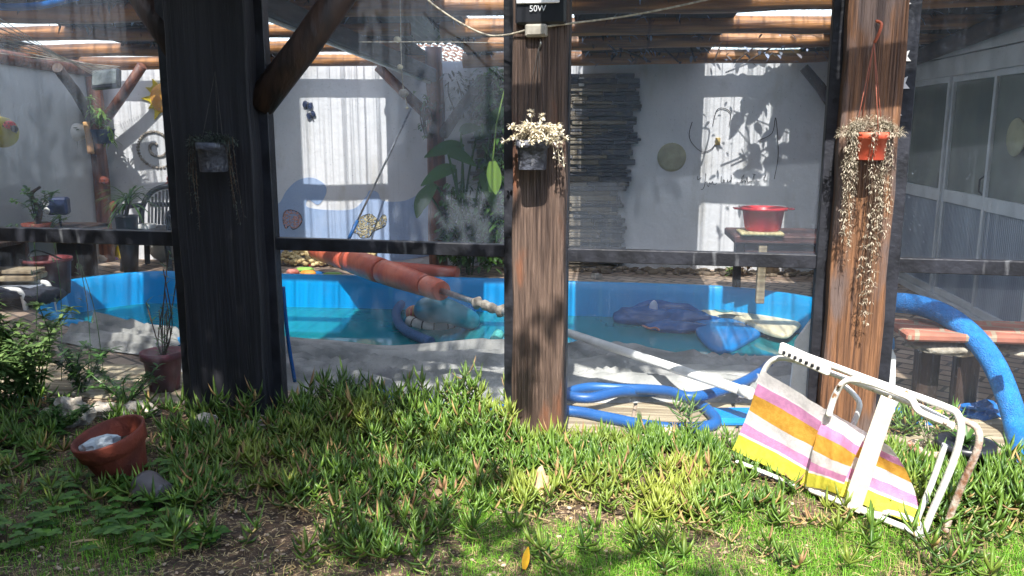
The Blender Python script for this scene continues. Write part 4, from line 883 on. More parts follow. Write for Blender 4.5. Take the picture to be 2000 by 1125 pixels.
# dark blue inflatable
c = G(1300, 628, WZ); rt = thing('inflatable_animal', 'half deflated dark blue inflatable with a pale patch floating left of the bodyboard', 'inflatable', c); k_ = 1.0
b = MB(); rr = random.Random(2)
for (px, py, r, sx, sz) in ((1262, 628, .20, 1.5, .55), (1300, 618, .26, 1.5, .5), (1340, 630, .2, 1.7, .4), (1285, 605, .14, 1.2, .9), (1320, 645, .16, 1.8, .35)):
    q = G(px, py, WZ); b.blob(q + Vector((0, 0, r * .2)), r, (sx, .8, sz), .3, 2, px, 3)
b.build('body', m_blueV, rt)
b = MB(); q = G(1275, 600, WZ + .12); b.blob(q + Vector((0, -.13, .02)), .05, (.8, .35, 1.5), .1, 2, 3, 2); b.build('patch', M('pale_patch', lin(190, 200, 225)), rt)
b = MB(); b.tube([G(1300, 584, WZ + .1) , G(1328, 603, WZ + .1)], .018, 8); b.build('seam', m_hose, rt)
b = MB(); b.tube(smooth_path([G(1255, 636, WZ + .08), G(1268, 641, WZ + .1), G(1280, 640, WZ + .1), G(1288, 645, WZ + .08)], 4), .008, 6); b.build('mouth_trim', m_pink, rt)
# centre float
c = G(860, 632, WZ); rt = thing('pool_float', 'teal inflatable seat with a white slatted base floating in the middle of the pool', 'float', c)
b = MB(); b.tube(smooth_path([G(826, 606, WZ + .12), G(850, 604, WZ + .2), G(880, 610, WZ + .2), G(925, 628, WZ + .06)], 6), [.09, .1, .11, .115, .12, .12, .12, .12, .12, .115, .11, .11, .105, .1, .1, .095, .09, .085, .07], 14); b.build('backrest', m_teal, rt)
b = MB(); pth = smooth_path([G(800, 628, WZ + .02), G(830, 636, WZ + .02), G(868, 637, WZ + .02), G(893, 628, WZ + .02)], 6); b.tube(pth, .055, 12); ba = b.build('base_tube', m_whitep, rt)
for i in (3, 6, 9, 12, 14, 16): b = MB(); d = (pth[i + 1] - pth[i]).normalized() * .006; b.tube([pth[i] - d, pth[i] + d], .058, 12); b.build('band', m_dark, ba)
b = MB(); b.blob(G(808, 612, WZ + .08), .08, (1, .6, 1.0), .3, 2, 5, 2); b.build('cushion', M('red_striped_vinyl', lin(190, 80, 90), lin(200, 180, 120), (40, 40, 3)), rt)
b = MB(); q = G(917, 626, WZ + .06); b.tube([q, q + Vector((.03, 0, .13))], .04, 10); b.build('valve', m_blueL, rt)
b = MB(); b.tube(smooth_path([G(834, 574, WZ + .04), G(800, 584, WZ + .05), G(777, 602, WZ + .05), G(776, 625, WZ + .05), G(795, 647, WZ + .05), G(842, 668, WZ + .03)], 6), .042, 12); smalltag(b, 'foam_noodle', m_foamd, 'dull blue foam noodle curved like a C beside the teal float', 'noodle')
b = MB(); b.tube(smooth_path([G(935, 690, WZ + .03), G(1000, 684, WZ + .04), G(1080, 680, WZ + .04), G(1160, 680, WZ + .03)], 5), .04, 12); smalltag(b, 'foam_noodle', M('faded_red_foam', lin(200, 104, 108), lin(170, 84, 92), (40, 40, 40), .6), 'faded red foam noodle floating behind the middle post', 'noodle')
b = MB(); b.tube(smooth_path([G(968, 690, WZ + .02), G(966, 668, WZ + .06), G(975, 652, WZ + .1)], 5), .045, 12); smalltag(b, 'foam_noodle', M('mint_foam', lin(90, 190, 180), lin(70, 160, 160), (40, 40, 40), .6), 'short mint green foam noodle floating just left of the middle post', 'noodle')
flat('float_ring', [(668, 690), (690, 680), (720, 677), (750, 682), (775, 690), (740, 697), (700, 698)], WZ + .03, .05, m_blueV, 'dark blue rounded float half hidden behind the grey cover', 'float', dome=.8)
# pool ladder
c = G(22, 600, .05); rt = thing('pool_ladder', 'white pool ladder top at the far left rim of the pool', 'ladder', c)
for dy in (0, .35):
    b = MB(); q = G(5, 604, 0) + Vector((0, dy, 0)); b.tube(smooth_path([q + Vector((-.25, 0, .02)), q + Vector((-.22, 0, .13)), q + Vector((.1, 0, .17)), q + Vector((.2, 0, .1)), q + Vector((.22, 0, -.3))], 6), .022, 10); b.build('rail', m_whitep, rt)
b = MB(); q = G(5, 604, 0) + Vector((.2, .17, -.12)); b.box(q, (.07, .36, .025), bev=.005); b.build('step', m_whitep, rt)
# umbrella / orange cover pole lying over the pool
A, B_ = P(600, 481, 8.6), P(1468, 769, 4.08)
def tpx(px):
    lo, hi = 0.0, 1.0
    for _ in range(40):
        m = (lo + hi) / 2; q = CM.transposed() @ (A.lerp(B_, m) - CL)
        if 1000 + q.x / -q.z * FPX < px: lo = m
        else: hi = m
    return A.lerp(B_, (lo + hi) / 2)
def rpx(px, r): q = CM.transposed() @ (tpx(px) - CL); return r * -q.z / FPX
rt = thing('closed_umbrella', 'long closed umbrella in salmon vinyl cover with white pole lying across the pool', 'umbrella', B_)
for (x0, x1, r0, r1) in ((618, 680, 19, 23), (683, 747, 23.5, 25.5), (750, 831, 25.5, 21.5), (835, 863, 22, 20)):
    b = MB(); n = 7; b.tube([tpx(x0 + (x1 - x0) * i / n) for i in range(n + 1)], [rpx(x0 + (x1 - x0) * i / n, (r0 + (r1 - r0) * i / n) * (1 - .05 * (i in (0, n)))) for i in range(n + 1)], 18, wob=.05); b.build('cover', m_orangef, rt)
b = MB(); b.tube([tpx(861), tpx(990)], [rpx(861, 6), rpx(990, 5.5)], 12); b.build('rod', m_steel, rt)
b = MB(); n = 8; b.tube([tpx(925 + 60 * i / n) for i in range(n + 1)], [rpx(950, 7 + 4 * (i % 2) + 1.5 * math.sin(i * 2)) for i in range(n + 1)], 12, wob=.3); b.build('tilt_joint', m_rock, rt)
b = MB(); b.tube([tpx(985), tpx(1200), tpx(1450)], [rpx(985, 7.5), rpx(1200, 8.5), rpx(1450, 10)], 16); b.build('pole', m_whitep, rt)
b = MB(); b.tube([tpx(1448), tpx(1467)], rpx(1450, 12), 16); b.build('end_cap', m_whitep, rt)
# grey cover lying rumpled along the near rim
def tarp(label, xa, xb, fy0, fy1, seed, amp=.05, nx=170, ny=54):
    b = MB(); vs = []
    for j in range(ny + 1):
        v = j / ny
        for i in range(nx + 1):
            u = i / nx; x = xa + (xb - xa) * u; y0 = fy0(x); y1 = fy1(x); y = y0 + (y1 - y0) * v
            n1 = noise.noise(Vector((x * .38 + seed, v * 6.0 + 1.6 * noise.noise(Vector((x * .7, v * 1.5, seed))), seed)))
            rid = 1 - min(1, abs(n1) * 5.0)
            n2 = noise.noise(Vector((x * 1.2, v * 14, seed + 3)))
            end = min(1, min(u, 1 - u) * 14); edge = min(1, v * 7) * min(1, (1 - v) * 6)
            z = .014 + edge * end * (.03 + amp * 1.9 * rid ** 1.1 + .05 * max(0, n1) * 2 + .012 * n2) + .05 * max(0, 1 - abs(v - .12) / .1) * end
            if v < .05: z = .05 - (.05 - v) * 5
            vs.append((x, y + .02 * noise.noise(Vector((x * 1.2, v * 2, seed + 9))), z))
    b.add(vs, [(j * (nx + 1) + i, j * (nx + 1) + i + 1, (j + 1) * (nx + 1) + i + 1, (j + 1) * (nx + 1) + i) for j in range(ny) for i in range(nx)], smooth=True)
    for i, f in enumerate(b.f): b.f[i] = f[::-1]
    return smalltag(b, 'pool_cover', m_tarp, label, 'cover')
def rimy(x):                                          # near rim y at x
    for a, c in zip(pool, pool[1:] + pool[:1]):
        if a.y < 6.6 and c.y < 6.6 and min(a.x, c.x) <= x <= max(a.x, c.x) and abs(a.x - c.x) > 1e-4: return a.y + (c.y - a.y) * (x - a.x) / (c.x - a.x)
    return 5.4
tarp('big rumpled grey pool cover folded along the near edge of the pool', -2.75, 1.62, lambda x: rimy(x) + .08, lambda x: 4.45 + .10 * math.sin(x * 1.3) + (.25 if x < -1.5 else 0) * (-(x + 1.5)), 3)
tarp('small end of the grey cover lying left of the wide dark post', -3.9, -2.95, lambda x: rimy(x) + .08, lambda x: rimy(x) - .4, 11, .04, 60, 40)
# blue hose coil
pts = [G(x, y, .045) for x, y in [(735, 765), (800, 784), (880, 794), (985, 800), (1108, 802), (1180, 814), (1260, 830), (1330, 836), (1395, 828), (1385, 803), (1345, 778), (1290, 768), (1215, 782), (1150, 795), (1105, 788), (1150, 774), (1225, 776), (1300, 788), (1345, 800), (1400, 790), (1450, 770), (1480, 752), (1500, 735)]]
for i, p in enumerate(pts): p.z += .05 * (i > 11) + .02 * (i > 16)
b = MB(); sp_ = smooth_path(pts, 22); b.tube(sp_, [.0275 * (1 + .045 * (i % 2)) for i in range(len(sp_))], 12); rt = thing('pool_hose', 'thick bright blue hose coiled on the planks behind the middle post', 'hose', pts[8]); b.build('hose', m_hose, rt)
for e, f in ((sp_[0], sp_[1]),): b = MB(); b.tube([e + (e - f).normalized() * .05, e], .036, 12); b.build('cuff', m_dark, rt)
b = MB(); b.box(G(1470, 815, .03), (.42, .2, .05), Matrix.Rotation(R(6), 3, 'Z'), bev=.02); smalltag(b, 'swim_board', m_blueL, 'flat bright blue foam board lying right of the hose coil', 'board')
b = MB(); b.tube(smooth_path([P(553, 560, 4.25), P(557, 610, 4.25), P(565, 680, 4.3), P(576, 745, 4.35)], 6), .011, 8); smalltag(b, 'thin_hose', m_blueV, 'thin dark blue hose hanging just right of the wide dark post', 'hose')
b = MB(); q = G(914, 838, .0); b.box((q.x, q.y + .0, .06), (.09, .07, .12), Matrix.Rotation(R(4), 3, 'Z'), bev=.006); smalltag(b, 'wood_block', m_plank, 'small upright pale wood block left of the middle post foot', 'block')
# big blue foam noodle arch
ge = G(2004, 905, .05); ar = [P(1640, 640, 5.3), P(1690, 598, 5.1), P(1745, 591, 4.9), P(1800, 598, 4.75), P(1855, 620, 4.6), P(1905, 662, 4.48), P(1943, 715, 4.36), P(1970, 780, 4.25), P(1988, 845, 4.15), ge]
b = MB(); b.tube(smooth_path(ar, 7), .056, 18); smalltag(b, 'foam_noodle', m_foamb, 'fat bright blue foam noodle arching over the right corner', 'noodle')
# white table top on edge behind the right post
b = MB(); c0 = [(1608, 588), (1700, 600), (1722, 645), (1746, 692), (1744, 800), (1700, 860), (1560, 850), (1538, 790), (1552, 665)]
b.poly([F(x, y, .42) for x, y in c0], .03, Vector((0, -1, 0))); smalltag(b, 'leaning_board', m_whitep, 'big white plastic panel with cut corners leaning behind the right post', 'panel')
# brick topped bench at the right
p0 = G(1772, 652, .45); p1 = G(1772, 630, .45); x0 = p0.x; x1 = XR - .1; y0, y1 = p0.y, p1.y + .1
rt = thing('brick_bench', 'low bench with a brick top and rough stone edge at the right', 'bench', ((x0 + x1) / 2, (y0 + y1) / 2, 0))
b = MB(); b.box(((x0 + x1) / 2, (y0 + y1) / 2, .43), (x1 - x0, y1 - y0, .045), bev=.012); b.build('top', m_brick, rt)
b = MB(); rr = random.Random(5); x = x0 + .06
while x < x1 - .1:
    l = rr.uniform(.3, .55); l = min(l, x1 - x); b.blob((x + l / 2, (y0 + y1) / 2, .355), .5, (l * 1.0, (y1 - y0) * .95, .095), .25, 2.4, x * 9, 3); x += l
b.build('stone_edge', m_conc, rt)
for px in (1885,):
    q = PX(px, 760, (x0 + x1) / 2); xx = P(px, 760, y0 + .12).x; b = MB(); b.box((xx, y0 + .14, .16), (.11, .1, .32), bev=.01); b.build('leg', m_logd, rt)
b = MB(); b.box((x1 - .2, y1 - .15, .16), (.11, .1, .32), bev=.01); b.build('leg', m_logd, rt)
b = MB(); b.box((x0 + .2, y1 - .12, .16), (.11, .1, .32), bev=.01); b.build('leg', m_logd, rt)
for i, (px, py, w_, mt, lab, nm) in enumerate(((1918, 815, .11, m_hose, 'crumpled blue bag on the deck under the brick bench', 'bag'), (1748, 832, .12, m_foamb, 'small blue cloth on the deck behind the beach chair', 'cloth'), (1790, 826, .1, m_yellow, 'small yellow cloth on the deck behind the beach chair', 'cloth'))):
    q = G(px, py, 0); b = MB(); b.blob((q.x, q.y, w_ * .3), w_, (1.1, .6, .45), .9, 3.0, i + 5, 3, smooth=False); smalltag(b, 'crumpled_' + nm, mt, lab, nm)
# ================================================================ LIGHT FITTING, CABLES, POTS ON THE POSTS
c = F(1056, 8, -.135); rt = thing('flood_lamp', 'black flood lamp marked 50W at the very top of the middle post', 'lamp', c + Vector((0, 0, -.07)))
mr = Matrix.Rotation(FROT, 3, 'Z'); wd = F(1106, 10, -.135).x - F(1006, 10, -.135).x
b = MB(); ztop = F(1056, -70, -.135).z; zbot = F(1056, 47, -.135).z
b.box((c.x, c.y + .03, (ztop + zbot) / 2), (wd, .05, ztop - zbot), mr, bev=.01); hs = b.build('housing', m_dark, rt)
b = MB(); zb2 = F(1056, 9, -.135).z; b.box((c.x - .012, c.y - .0, (ztop + zb2) / 2), (wd * .84, .012, ztop - zb2 - .01), mr, bev=.003); b.build('glare_glass', M('lamp_glass_glare', (.95, .97, .98), None, rough=.2), rt)  # white base colour stands in for the bright reflection on the lamp glass
def text(body, loc, size, mat, parent, rotz):
    cu = bpy.data.curves.new('lettering', 'FONT'); cu.body = body; cu.size = size; cu.extrude = .0008; cu.align_x = 'CENTER'
    tmp = bpy.data.objects.new('lettering_tmp', cu); COL.objects.link(tmp)
    bpy.context.view_layer.update(); me = bpy.data.meshes.new_from_object(tmp.evaluated_get(bpy.context.evaluated_depsgraph_get())); bpy.data.objects.remove(tmp)
    mm = Matrix.Rotation(rotz, 3, 'Z') @ Matrix.Rotation(R(90), 3, 'X')
    for v in me.vertices: v.co = mm @ v.co
    me.materials.clear(); me.materials.append(mat); o = bpy.data.objects.new('lettering', me); COL.objects.link(o); o.location = loc
    o.parent = parent; o.matrix_parent_inverse = Matrix.Translation(-parent.location); return o
text('50W', F(1050, 22, -.137) , .036, M('letter_paint', (.75, .78, .8)), rt, FROT)
c = F(1048, 60, -.11); b = MB(); b.box(c, (.095, .05, .052), mr, bev=.006); b.box(c + Vector((0, -.026, 0)), (.08, .006, .038), mr, bev=.002)
smalltag(b, 'junction_box', M('old_white_plastic', lin(186, 180, 166), lin(160, 154, 142), (20, 20, 20), .5), 'small whitish junction box under the flood lamp', 'junction box')
for pts, r, lab in (([F(1030, 58, -.12), F(990, 68, -.1), F(950, 68, -.05), F(900, 45, 0), F(850, 12, 0), F(820, -15, 0)], .0045, 'white cable sagging left from the junction box'),
                    ([F(1066, 52, -.12), F(1120, 45, -.1), F(1220, 32, -.02), F(1310, 15, 0), F(1400, -5, 0)], .0045, 'pale cable rising right from the junction box'),
                    ([F(700, 82, .1), F(860, 82, .1), F(985, 84, .1)], .0018, 'taut thin wire left of the middle post')):
    b = MB(); b.tube(smooth_path(pts, 6), r, 6); smalltag(b, 'cable', m_string, lab, 'cable')
# dusty black pot with cream flowers
def post_pot(px, ytop, ybot, wpx, off, mats, label, taper=.9, square=True):
    t_, bt = F(px, ytop, off), F(px, ybot, off); w_ = wpx / 1650 * 3.95; rt = thing('hanging_planter', label, 'planter', bt)
    b = MB(); n = 24 if not square else 24; vs = []
    prof = [(.0, 0, 1), (.86, 0, 1), (.88, .02, 1), (.95, .72, 1), (1.04, .73, 1), (1.06, .98, 1), (1.0, 1, 1), (.96, .96, 1), (.9, .75, 1), (0, .78, 1)]
    h = t_.z - bt.z
    for (r, z, _) in prof:
        for k in range(n):
            a = 2 * math.pi * (k + .5) / n; e = .35; x = math.copysign(abs(math.cos(a)) ** e, math.cos(a)); y = math.copysign(abs(math.sin(a)) ** e, math.sin(a))
            if not square: x, y = math.cos(a), math.sin(a)
            vs.append(bt + Vector((x * r * w_ / 2, y * r * w_ / 2, z * h)))
    b.add(vs, [(i * n + k, i * n + (k + 1) % n, (i + 1) * n + (k + 1) % n, (i + 1) * n + k) for i in range(len(prof) - 1) for k in range(n)], smooth=True)
    b.build('pot', mats, rt); return rt, t_, bt, w_
rt, t_, bt, w_ = post_pot(1040, 273, 331, 56, -.172, m_pot_k, 'dusty black square pot of cream flowers hanging on the middle post')
rr = random.Random(15); fl = MB(); st = MB(); gl_ = MB()
for k in range(96):
    a = rr.uniform(0, 6.28); rx = rr.uniform(.02, .145); tip = t_ + Vector((math.cos(a) * rx + .02, -.03 + math.sin(a) * .06, rr.uniform(-.015, .08) * (1.0 - .3 * rx / .14)))
    st.tube(smooth_path([t_ + Vector((rr.uniform(-.04, .04), rr.uniform(-.03, .03), -.01)), (t_ + tip) / 2 + Vector((0, 0, .03)), tip], 3), .0016, 4)
    for q in range(rr.randint(5, 11)):
        d = Vector((rr.uniform(-1, 1), rr.uniform(-1, .5), rr.uniform(-.6, 1))); fl.leaf(tip + d * .004, d, rr.uniform(.012, .022), .010, .6, 2)
    for q in range(5): d = Vector((rr.uniform(-1, 1), rr.uniform(-1, .5), rr.uniform(-.8, .6))); gl_.leaf((t_ + tip) / 2 + Vector((0, 0, .02)) + d * .01, d, rr.uniform(.02, .035), .006, .8, 2)
for (dx, dz) in ((-.005, .115), (.045, .10), (-.09, .06), (.12, .04)): 
    tip = t_ + Vector((dx, -.03, dz)); st.tube([t_, tip], .0016, 4)
    for q in range(30): d = Vector((rr.uniform(-1, 1), rr.uniform(-1, 1), rr.uniform(-1, 1))); fl.leaf(tip + d * .008, d, .014, .007, .3, 2)
for k in range(3):                                    # trailing bit at the right
    p = t_ + Vector((.09 + .02 * k, -.05, -.02)); pth = smooth_path([p + Vector((-.03, 0, .03)), p, p + Vector((.012, .0, -.06 - .02 * k))], 4); st.tube(pth, .0016, 4)
    for q in range(26): s_ = rr.choice(pth); d = Vector((rr.uniform(-1, 1), rr.uniform(-1, .5), rr.uniform(-.8, .6))); fl.leaf(s_, d, .016, .006, .5, 2)
fl.build('flowers', m_flower, rt); st.build('stems', m_dry, rt); gl_.build('leaves', m_dry, rt)
hk = F(1052, 92, -.1); b = MB()
for dx in (-.055, .06, .0): b.tube([t_ + Vector((dx, .0 if dx else .04, -.01)), hk], .0016, 5)
b.build('hanger_wires', m_wire, rt); b = MB(); b.tube(smooth_path([hk + Vector((0, .01, -.01)), hk + Vector((.01, -.015, .015)), hk + Vector((0, .02, .04))], 4), .004, 6); b.build('hook', m_steel, rt)
# terracotta plastic pot with trailing plant on the right post
rt, t_, bt, w_ = post_pot(1697, 258, 312, 60, -.165, M('salmon_pot_plastic', lin(206, 92, 66), lin(180, 74, 54), (8, 8, 8), .45, c3=lin(150, 60, 46), s3=(20, 20, 4)), 'orange plastic pot hanging on the right post with a long trailing dry plant', square=False)
rr = random.Random(23); tr_ = MB(); st = MB()
def strand(p0, p1, n, w0, dens):
    pth = smooth_path([p0, p0.lerp(p1, .1) + Vector((0, -.012, .02)), p0.lerp(p1, .5) + Vector((rr.uniform(-.015, .015), rr.uniform(-.01, 0), 0)), p1], 8); st.tube(pth, .0011, 4)
    for q in range(int(n * dens)):
        t = rr.random(); s_ = pth[int(t * (len(pth) - 1))]; d = Vector((rr.uniform(-1, 1), rr.uniform(-1, .4), rr.uniform(-1, .7)))
        tr_.leaf(s_ + d * w0 * rr.random(), d, rr.uniform(.008, .019), rr.uniform(.0022, .0038), .6, 2)
for k in range(84):                                   # bushy crown and shoulders
    a = rr.uniform(0, 6.28); rx = .105 * math.sqrt(rr.random()) + .02; c = t_ + Vector((math.cos(a) * rx * .98 + .0, -.02 + math.sin(a) * .05, .035 - rx * .3))
    if abs(c.x - t_.x) < .06: c.z = t_.z + rr.uniform(.005, .05); c.y = max(c.y, t_.y - .02)
    for q in range(26): d = Vector((rr.uniform(-1, 1), rr.uniform(-1, .6), rr.uniform(-.7, .9))); tr_.leaf(c + d * .016, d, rr.uniform(.009, .022), .0028, .6, 2)
for k in range(50):
    sg = -1 if k % 2 else 1; x0 = sg * rr.uniform(.045, .10); l = (rr.choice((.25, .4, .55, .7, .85)) if sg > 0 else rr.choice((.2, .35, .5, .6))) * rr.uniform(.7, 1)
    x1 = x0 * (rr.uniform(.5, 1.0) if l > .45 else 1) - (.03 if l > .6 else 0)
    strand(t_ + Vector((x0 * .8, -.03, .03)), t_ + Vector((x1, -.02, -l)), 80 + 100 * l, .009, .9)
for k in range(3): strand(t_ + Vector((-.01 + .01 * k, -.08, 0)), t_ + Vector((-.02 + .015 * k, -.07, -.2 - .02 * k)), 60, .006, .9)
tr_.build('foliage', m_dry, rt); st.build('stems', m_bark, rt)
hk = F(1712, 58, -.12); b = MB(); b.tube(smooth_path([hk + Vector((0, .01, .035)), hk + Vector((.014, -.012, .02)), hk + Vector((.006, -.01, -.02)), hk + Vector((-.004, 0, -.05))], 5), .006, 8); b.build('hanger_hook', M('salmon_plastic', lin(176, 92, 66)), rt)
b = MB()
for dx, dy in ((-.058, -.02), (.02, -.058), (.058, .02), (-.02, .05)): b.tube([t_ + Vector((dx, dy, -.004)), hk + Vector((-.006, 0, -.05))], .0017, 6)
b.build('hanger_arms', M('brown_plastic', lin(150, 84, 64)), rt)
# shaded pot on the wide post
rt, t_, bt, w_ = post_pot(418, 278, 335, 60, -.20, m_pot_k, 'dark pot with thin trailing plant hanging on the wide shaded post', square=False)
tr_ = MB(); st = MB()
for k in range(46):
    a = rr.uniform(0, 6.28); rx = .12 * math.sqrt(rr.random()); c = t_ + Vector((math.cos(a) * rx, math.sin(a) * .05, .04 - rx * .35))
    for q in range(14): d = Vector((rr.uniform(-1, 1), rr.uniform(-1, .6), rr.uniform(-.7, .9))); tr_.leaf(c + d * .012, d, rr.uniform(.012, .024), .005, .6, 2)
for k in range(14):
    sg = -1 if k % 2 else 1; x0 = sg * rr.uniform(.07, .13); strand(t_ + Vector((x0 * .8, -.02, .02)), t_ + Vector((x0, -.01, -rr.uniform(.15, .42))), 60, .01, .8)
m_dull = M('dull_succulent', lin(74, 84, 72), lin(50, 60, 54), island=True); tr_.build('foliage', m_dull, rt); st.build('stems', m_bark, rt)
hk = F(420, 140, -.12); b = MB()
for dx in (-.055, .0, .055): b.tube([t_ + Vector((dx, -.02 if dx else .04, -.01)), hk], .0018, 5)
b.build('hanger_wires', m_wire, rt)
# little white shells strung on the side of the right post
rt = thing('shell_string', 'string of white star shells hanging right of the right post', 'shell string', F(1760, 215, -.0))
b = MB(); b.tube([F(1764, -10, .0), F(1762, 110, .0), F(1758, 165, .0), F(1755, 220, .0)], .002, 4); b.build('cord', m_string, rt)
for px, py, s in ((1765, 8, .022), (1762, 112, .03), (1757, 165, .034), (1752, 222, .016)):
    b = MB(); c = F(px, py, -.01); pts = []
    for i in range(10): a = math.pi * 2 * i / 10 + px; r = s * (1.25 if i % 2 else .6); pts.append(c + Vector((r * math.cos(a), 0, r * math.sin(a))))
    b.poly(pts, .008); b.build('star', m_whitep, rt)
# ================================================================ BEACH CHAIR
g0, g1 = G(1440, 915, .0), G(1780, 1055, .0); cu_ = (g1 - g0).normalized(); cn = Vector((cu_.y, -cu_.x, 0))
if cn.y > 0: cn = -cn
def C(px, py, off=0.0):                               # off: towards the camera
    d = ray(px, py); q = g0 + cn * off; t = (q - CL).dot(cn) / d.dot(cn); return CL + d * t
rt = thing('beach_chair', 'white tubular folding beach chair with striped fabric lying on its side', 'beach chair', (g0 + g1) / 2)
def tb(name, pxs, off, r=.0125, mat=None, k=6, par=None):
    pts = [C(p[0], p[1], (p[2] if len(p) > 2 else off)) for p in pxs]
    for p in pts: p.z = max(p.z, r + .035)
    b = MB(); b.tube(smooth_path(pts, k), r, 10); return b.build(name, mat or m_white, par or rt)
tb('seat_frame', [(1524, 684), (1560, 690), (1700, 742), (1840, 792), (1872, 812), (1876, 850), (1858, 912), (1820, 1000), (1800, 1045), (1778, 1058), (1740, 1048), (1640, 1008), (1580, 985)], .02, .0125)
tb('back_frame', [(1478, 775), (1488, 735), (1500, 712), (1520, 700), (1560, 706), (1640, 735), (1720, 765), (1790, 792), (1850, 822)], -.02, .012)
tb('lower_frame', [(1575, 955), (1620, 978), (1665, 1000), (1700, 1003), (1745, 1002), (1790, 1020), (1800, 1040)], .0, .012)
tb('leg_frame', [(1618, 812), (1630, 775), (1645, 750), (1665, 742), (1700, 748), (1755, 768), (1780, 780), (1792, 800), (1812, 812), (1862, 832)], .05, .0125)
tb('rear_leg', [(1644, 750), (1662, 765), (1678, 785), (1676, 805), (1666, 830)], -.06, .011)
tb('rear_leg', [(1868, 818), (1898, 828), (1912, 846), (1908, 880), (1880, 945), (1858, 1000), (1846, 1040)], -.07, .0125, m_rust)
tb('cross_tube', [(1846, 868), (1822, 938), (1796, 1002), (1786, 1035)], -.02, .011)
tb('cross_tube', [(1590, 990), (1660, 1018), (1720, 1040), (1775, 1052)], -.05, .0105)
for nm, (a, c, d, e), off in (('armrest', ((1527, 668), (1624, 712), (1618, 734), (1520, 690)), .035), ('armrest', ((1440, 905), (1560, 952), (1556, 972), (1434, 920)), .035)):
    q = [C(*p, off) for p in (a, c, d, e)]
    for p in q: p.z = max(p.z, .05)
    b = MB(); b.bar((q[0] + q[3]) / 2, (q[1] + q[2]) / 2, (q[0] - q[3]).length * .95, .024, up=cn, bev=.006); ar_ = b.build(nm, m_white, rt)
    b = MB()
    for i in range(7):
        t = .14 + .8 * i / 7; m_ = ((q[0] + q[3]) / 2).lerp((q[1] + q[2]) / 2, t); b.box(m_ + cn * .012 + Vector((0, 0, -.006)), (.018, .006, .014), bev=.002)
    b.build('notches', m_dark, ar_)
st_v = [0, .15, .17, .30, .50, .66, .78, .81, 1.0]; st_m = [0, 1, 2, 3, 0, 2, 1, 4]
fab = [M('faded_white_canvas', lin(234, 228, 228), lin(220, 214, 214), (60, 60, 60), .8, .3, (200, 200, 200), transl=.3), M('white_canvas_line', lin(240, 236, 236), transl=.3, rough=.8),
       M('pink_canvas', lin(226, 156, 200), lin(214, 144, 190), (50, 50, 50), .8, .3, (200, 200, 200), transl=.3), M('orange_canvas', lin(228, 172, 72), lin(214, 156, 58), (50, 50, 50), .8, .3, (200, 200, 200), transl=.3),
       M('yellow_canvas', lin(232, 224, 84), lin(216, 210, 70), (50, 50, 50), .8, .3, (200, 200, 200), transl=.3)]
def fabric(name, q, off, vv=(0, 1), bulge=.012, seed=0, par=None):
    A_, B2, C2, D2 = [C(*p[:2], (p[2] if len(p) > 2 else off)) for p in q]; b = MB(); nu = 22
    vl = []
    for i in range(len(st_v) - 1):
        for j in range(3): vl.append((st_v[i] + (st_v[i + 1] - st_v[i]) * j / 3, i))
    vl.append((1.0, len(st_v) - 2)); vl = [v for v in vl if vv[0] <= v[0] <= vv[1]]
    base = len(b.v)
    for (v, _) in vl:
        t = (v - vv[0]) / (vv[1] - vv[0])
        for i in range(nu + 1):
            u = i / nu; p = (A_.lerp(B2, u)).lerp(D2.lerp(C2, u), t)
            p += cn * (-bulge * math.sin(math.pi * t) * 1.5 + .007 * noise.noise(Vector((u * 3, t * 5, seed))) + .004 * noise.noise(Vector((u * 9, t * 3, seed + 4)))) + Vector((0, 0, .006 * math.sin(u * 3.1) * math.sin(t * 9 + seed)))
            b.v.append(tuple(p))
    for j in range(len(vl) - 1):
        for i in range(nu):
            b.f.append((j * (nu + 1) + i, j * (nu + 1) + i + 1, (j + 1) * (nu + 1) + i + 1, (j + 1) * (nu + 1) + i)); b.m.append(st_m[vl[j][1]]); b.sm.append(True)
    o = b.build(name, fab, rt); return o
fabric('back_fabric', [(1488, 722), (1622, 806), (1574, 952), (1430, 878)], .0, bulge=.01)
fabric('seat_fabric', [(1612, 798), (1738, 872), (1798, 1028), (1582, 944)], .012, bulge=.03, seed=3)
fabric('fabric_fold', [(1612, 800, .03), (1690, 852, .035), (1642, 966, .035), (1574, 950, .03)], .03, bulge=-.01, seed=6)
b = MB(); q = [C(1722, 772, .075), C(1752, 786, .075), C(1680, 1002, .06), C(1646, 988, .06)]; b.poly(q, .006, cn); b.build('strap', M('cream_strap', lin(236, 228, 208), lin(220, 212, 192), (30, 30, 30), .7), rt)
for px, py in ((1738, 776), (1662, 992), (1846, 826), (1640, 752)): b = MB(); b.blob(C(px, py, .07), .008, (1, 1, 1), 0, 1, 1, 1); b.build('rivet', m_rust, rt)
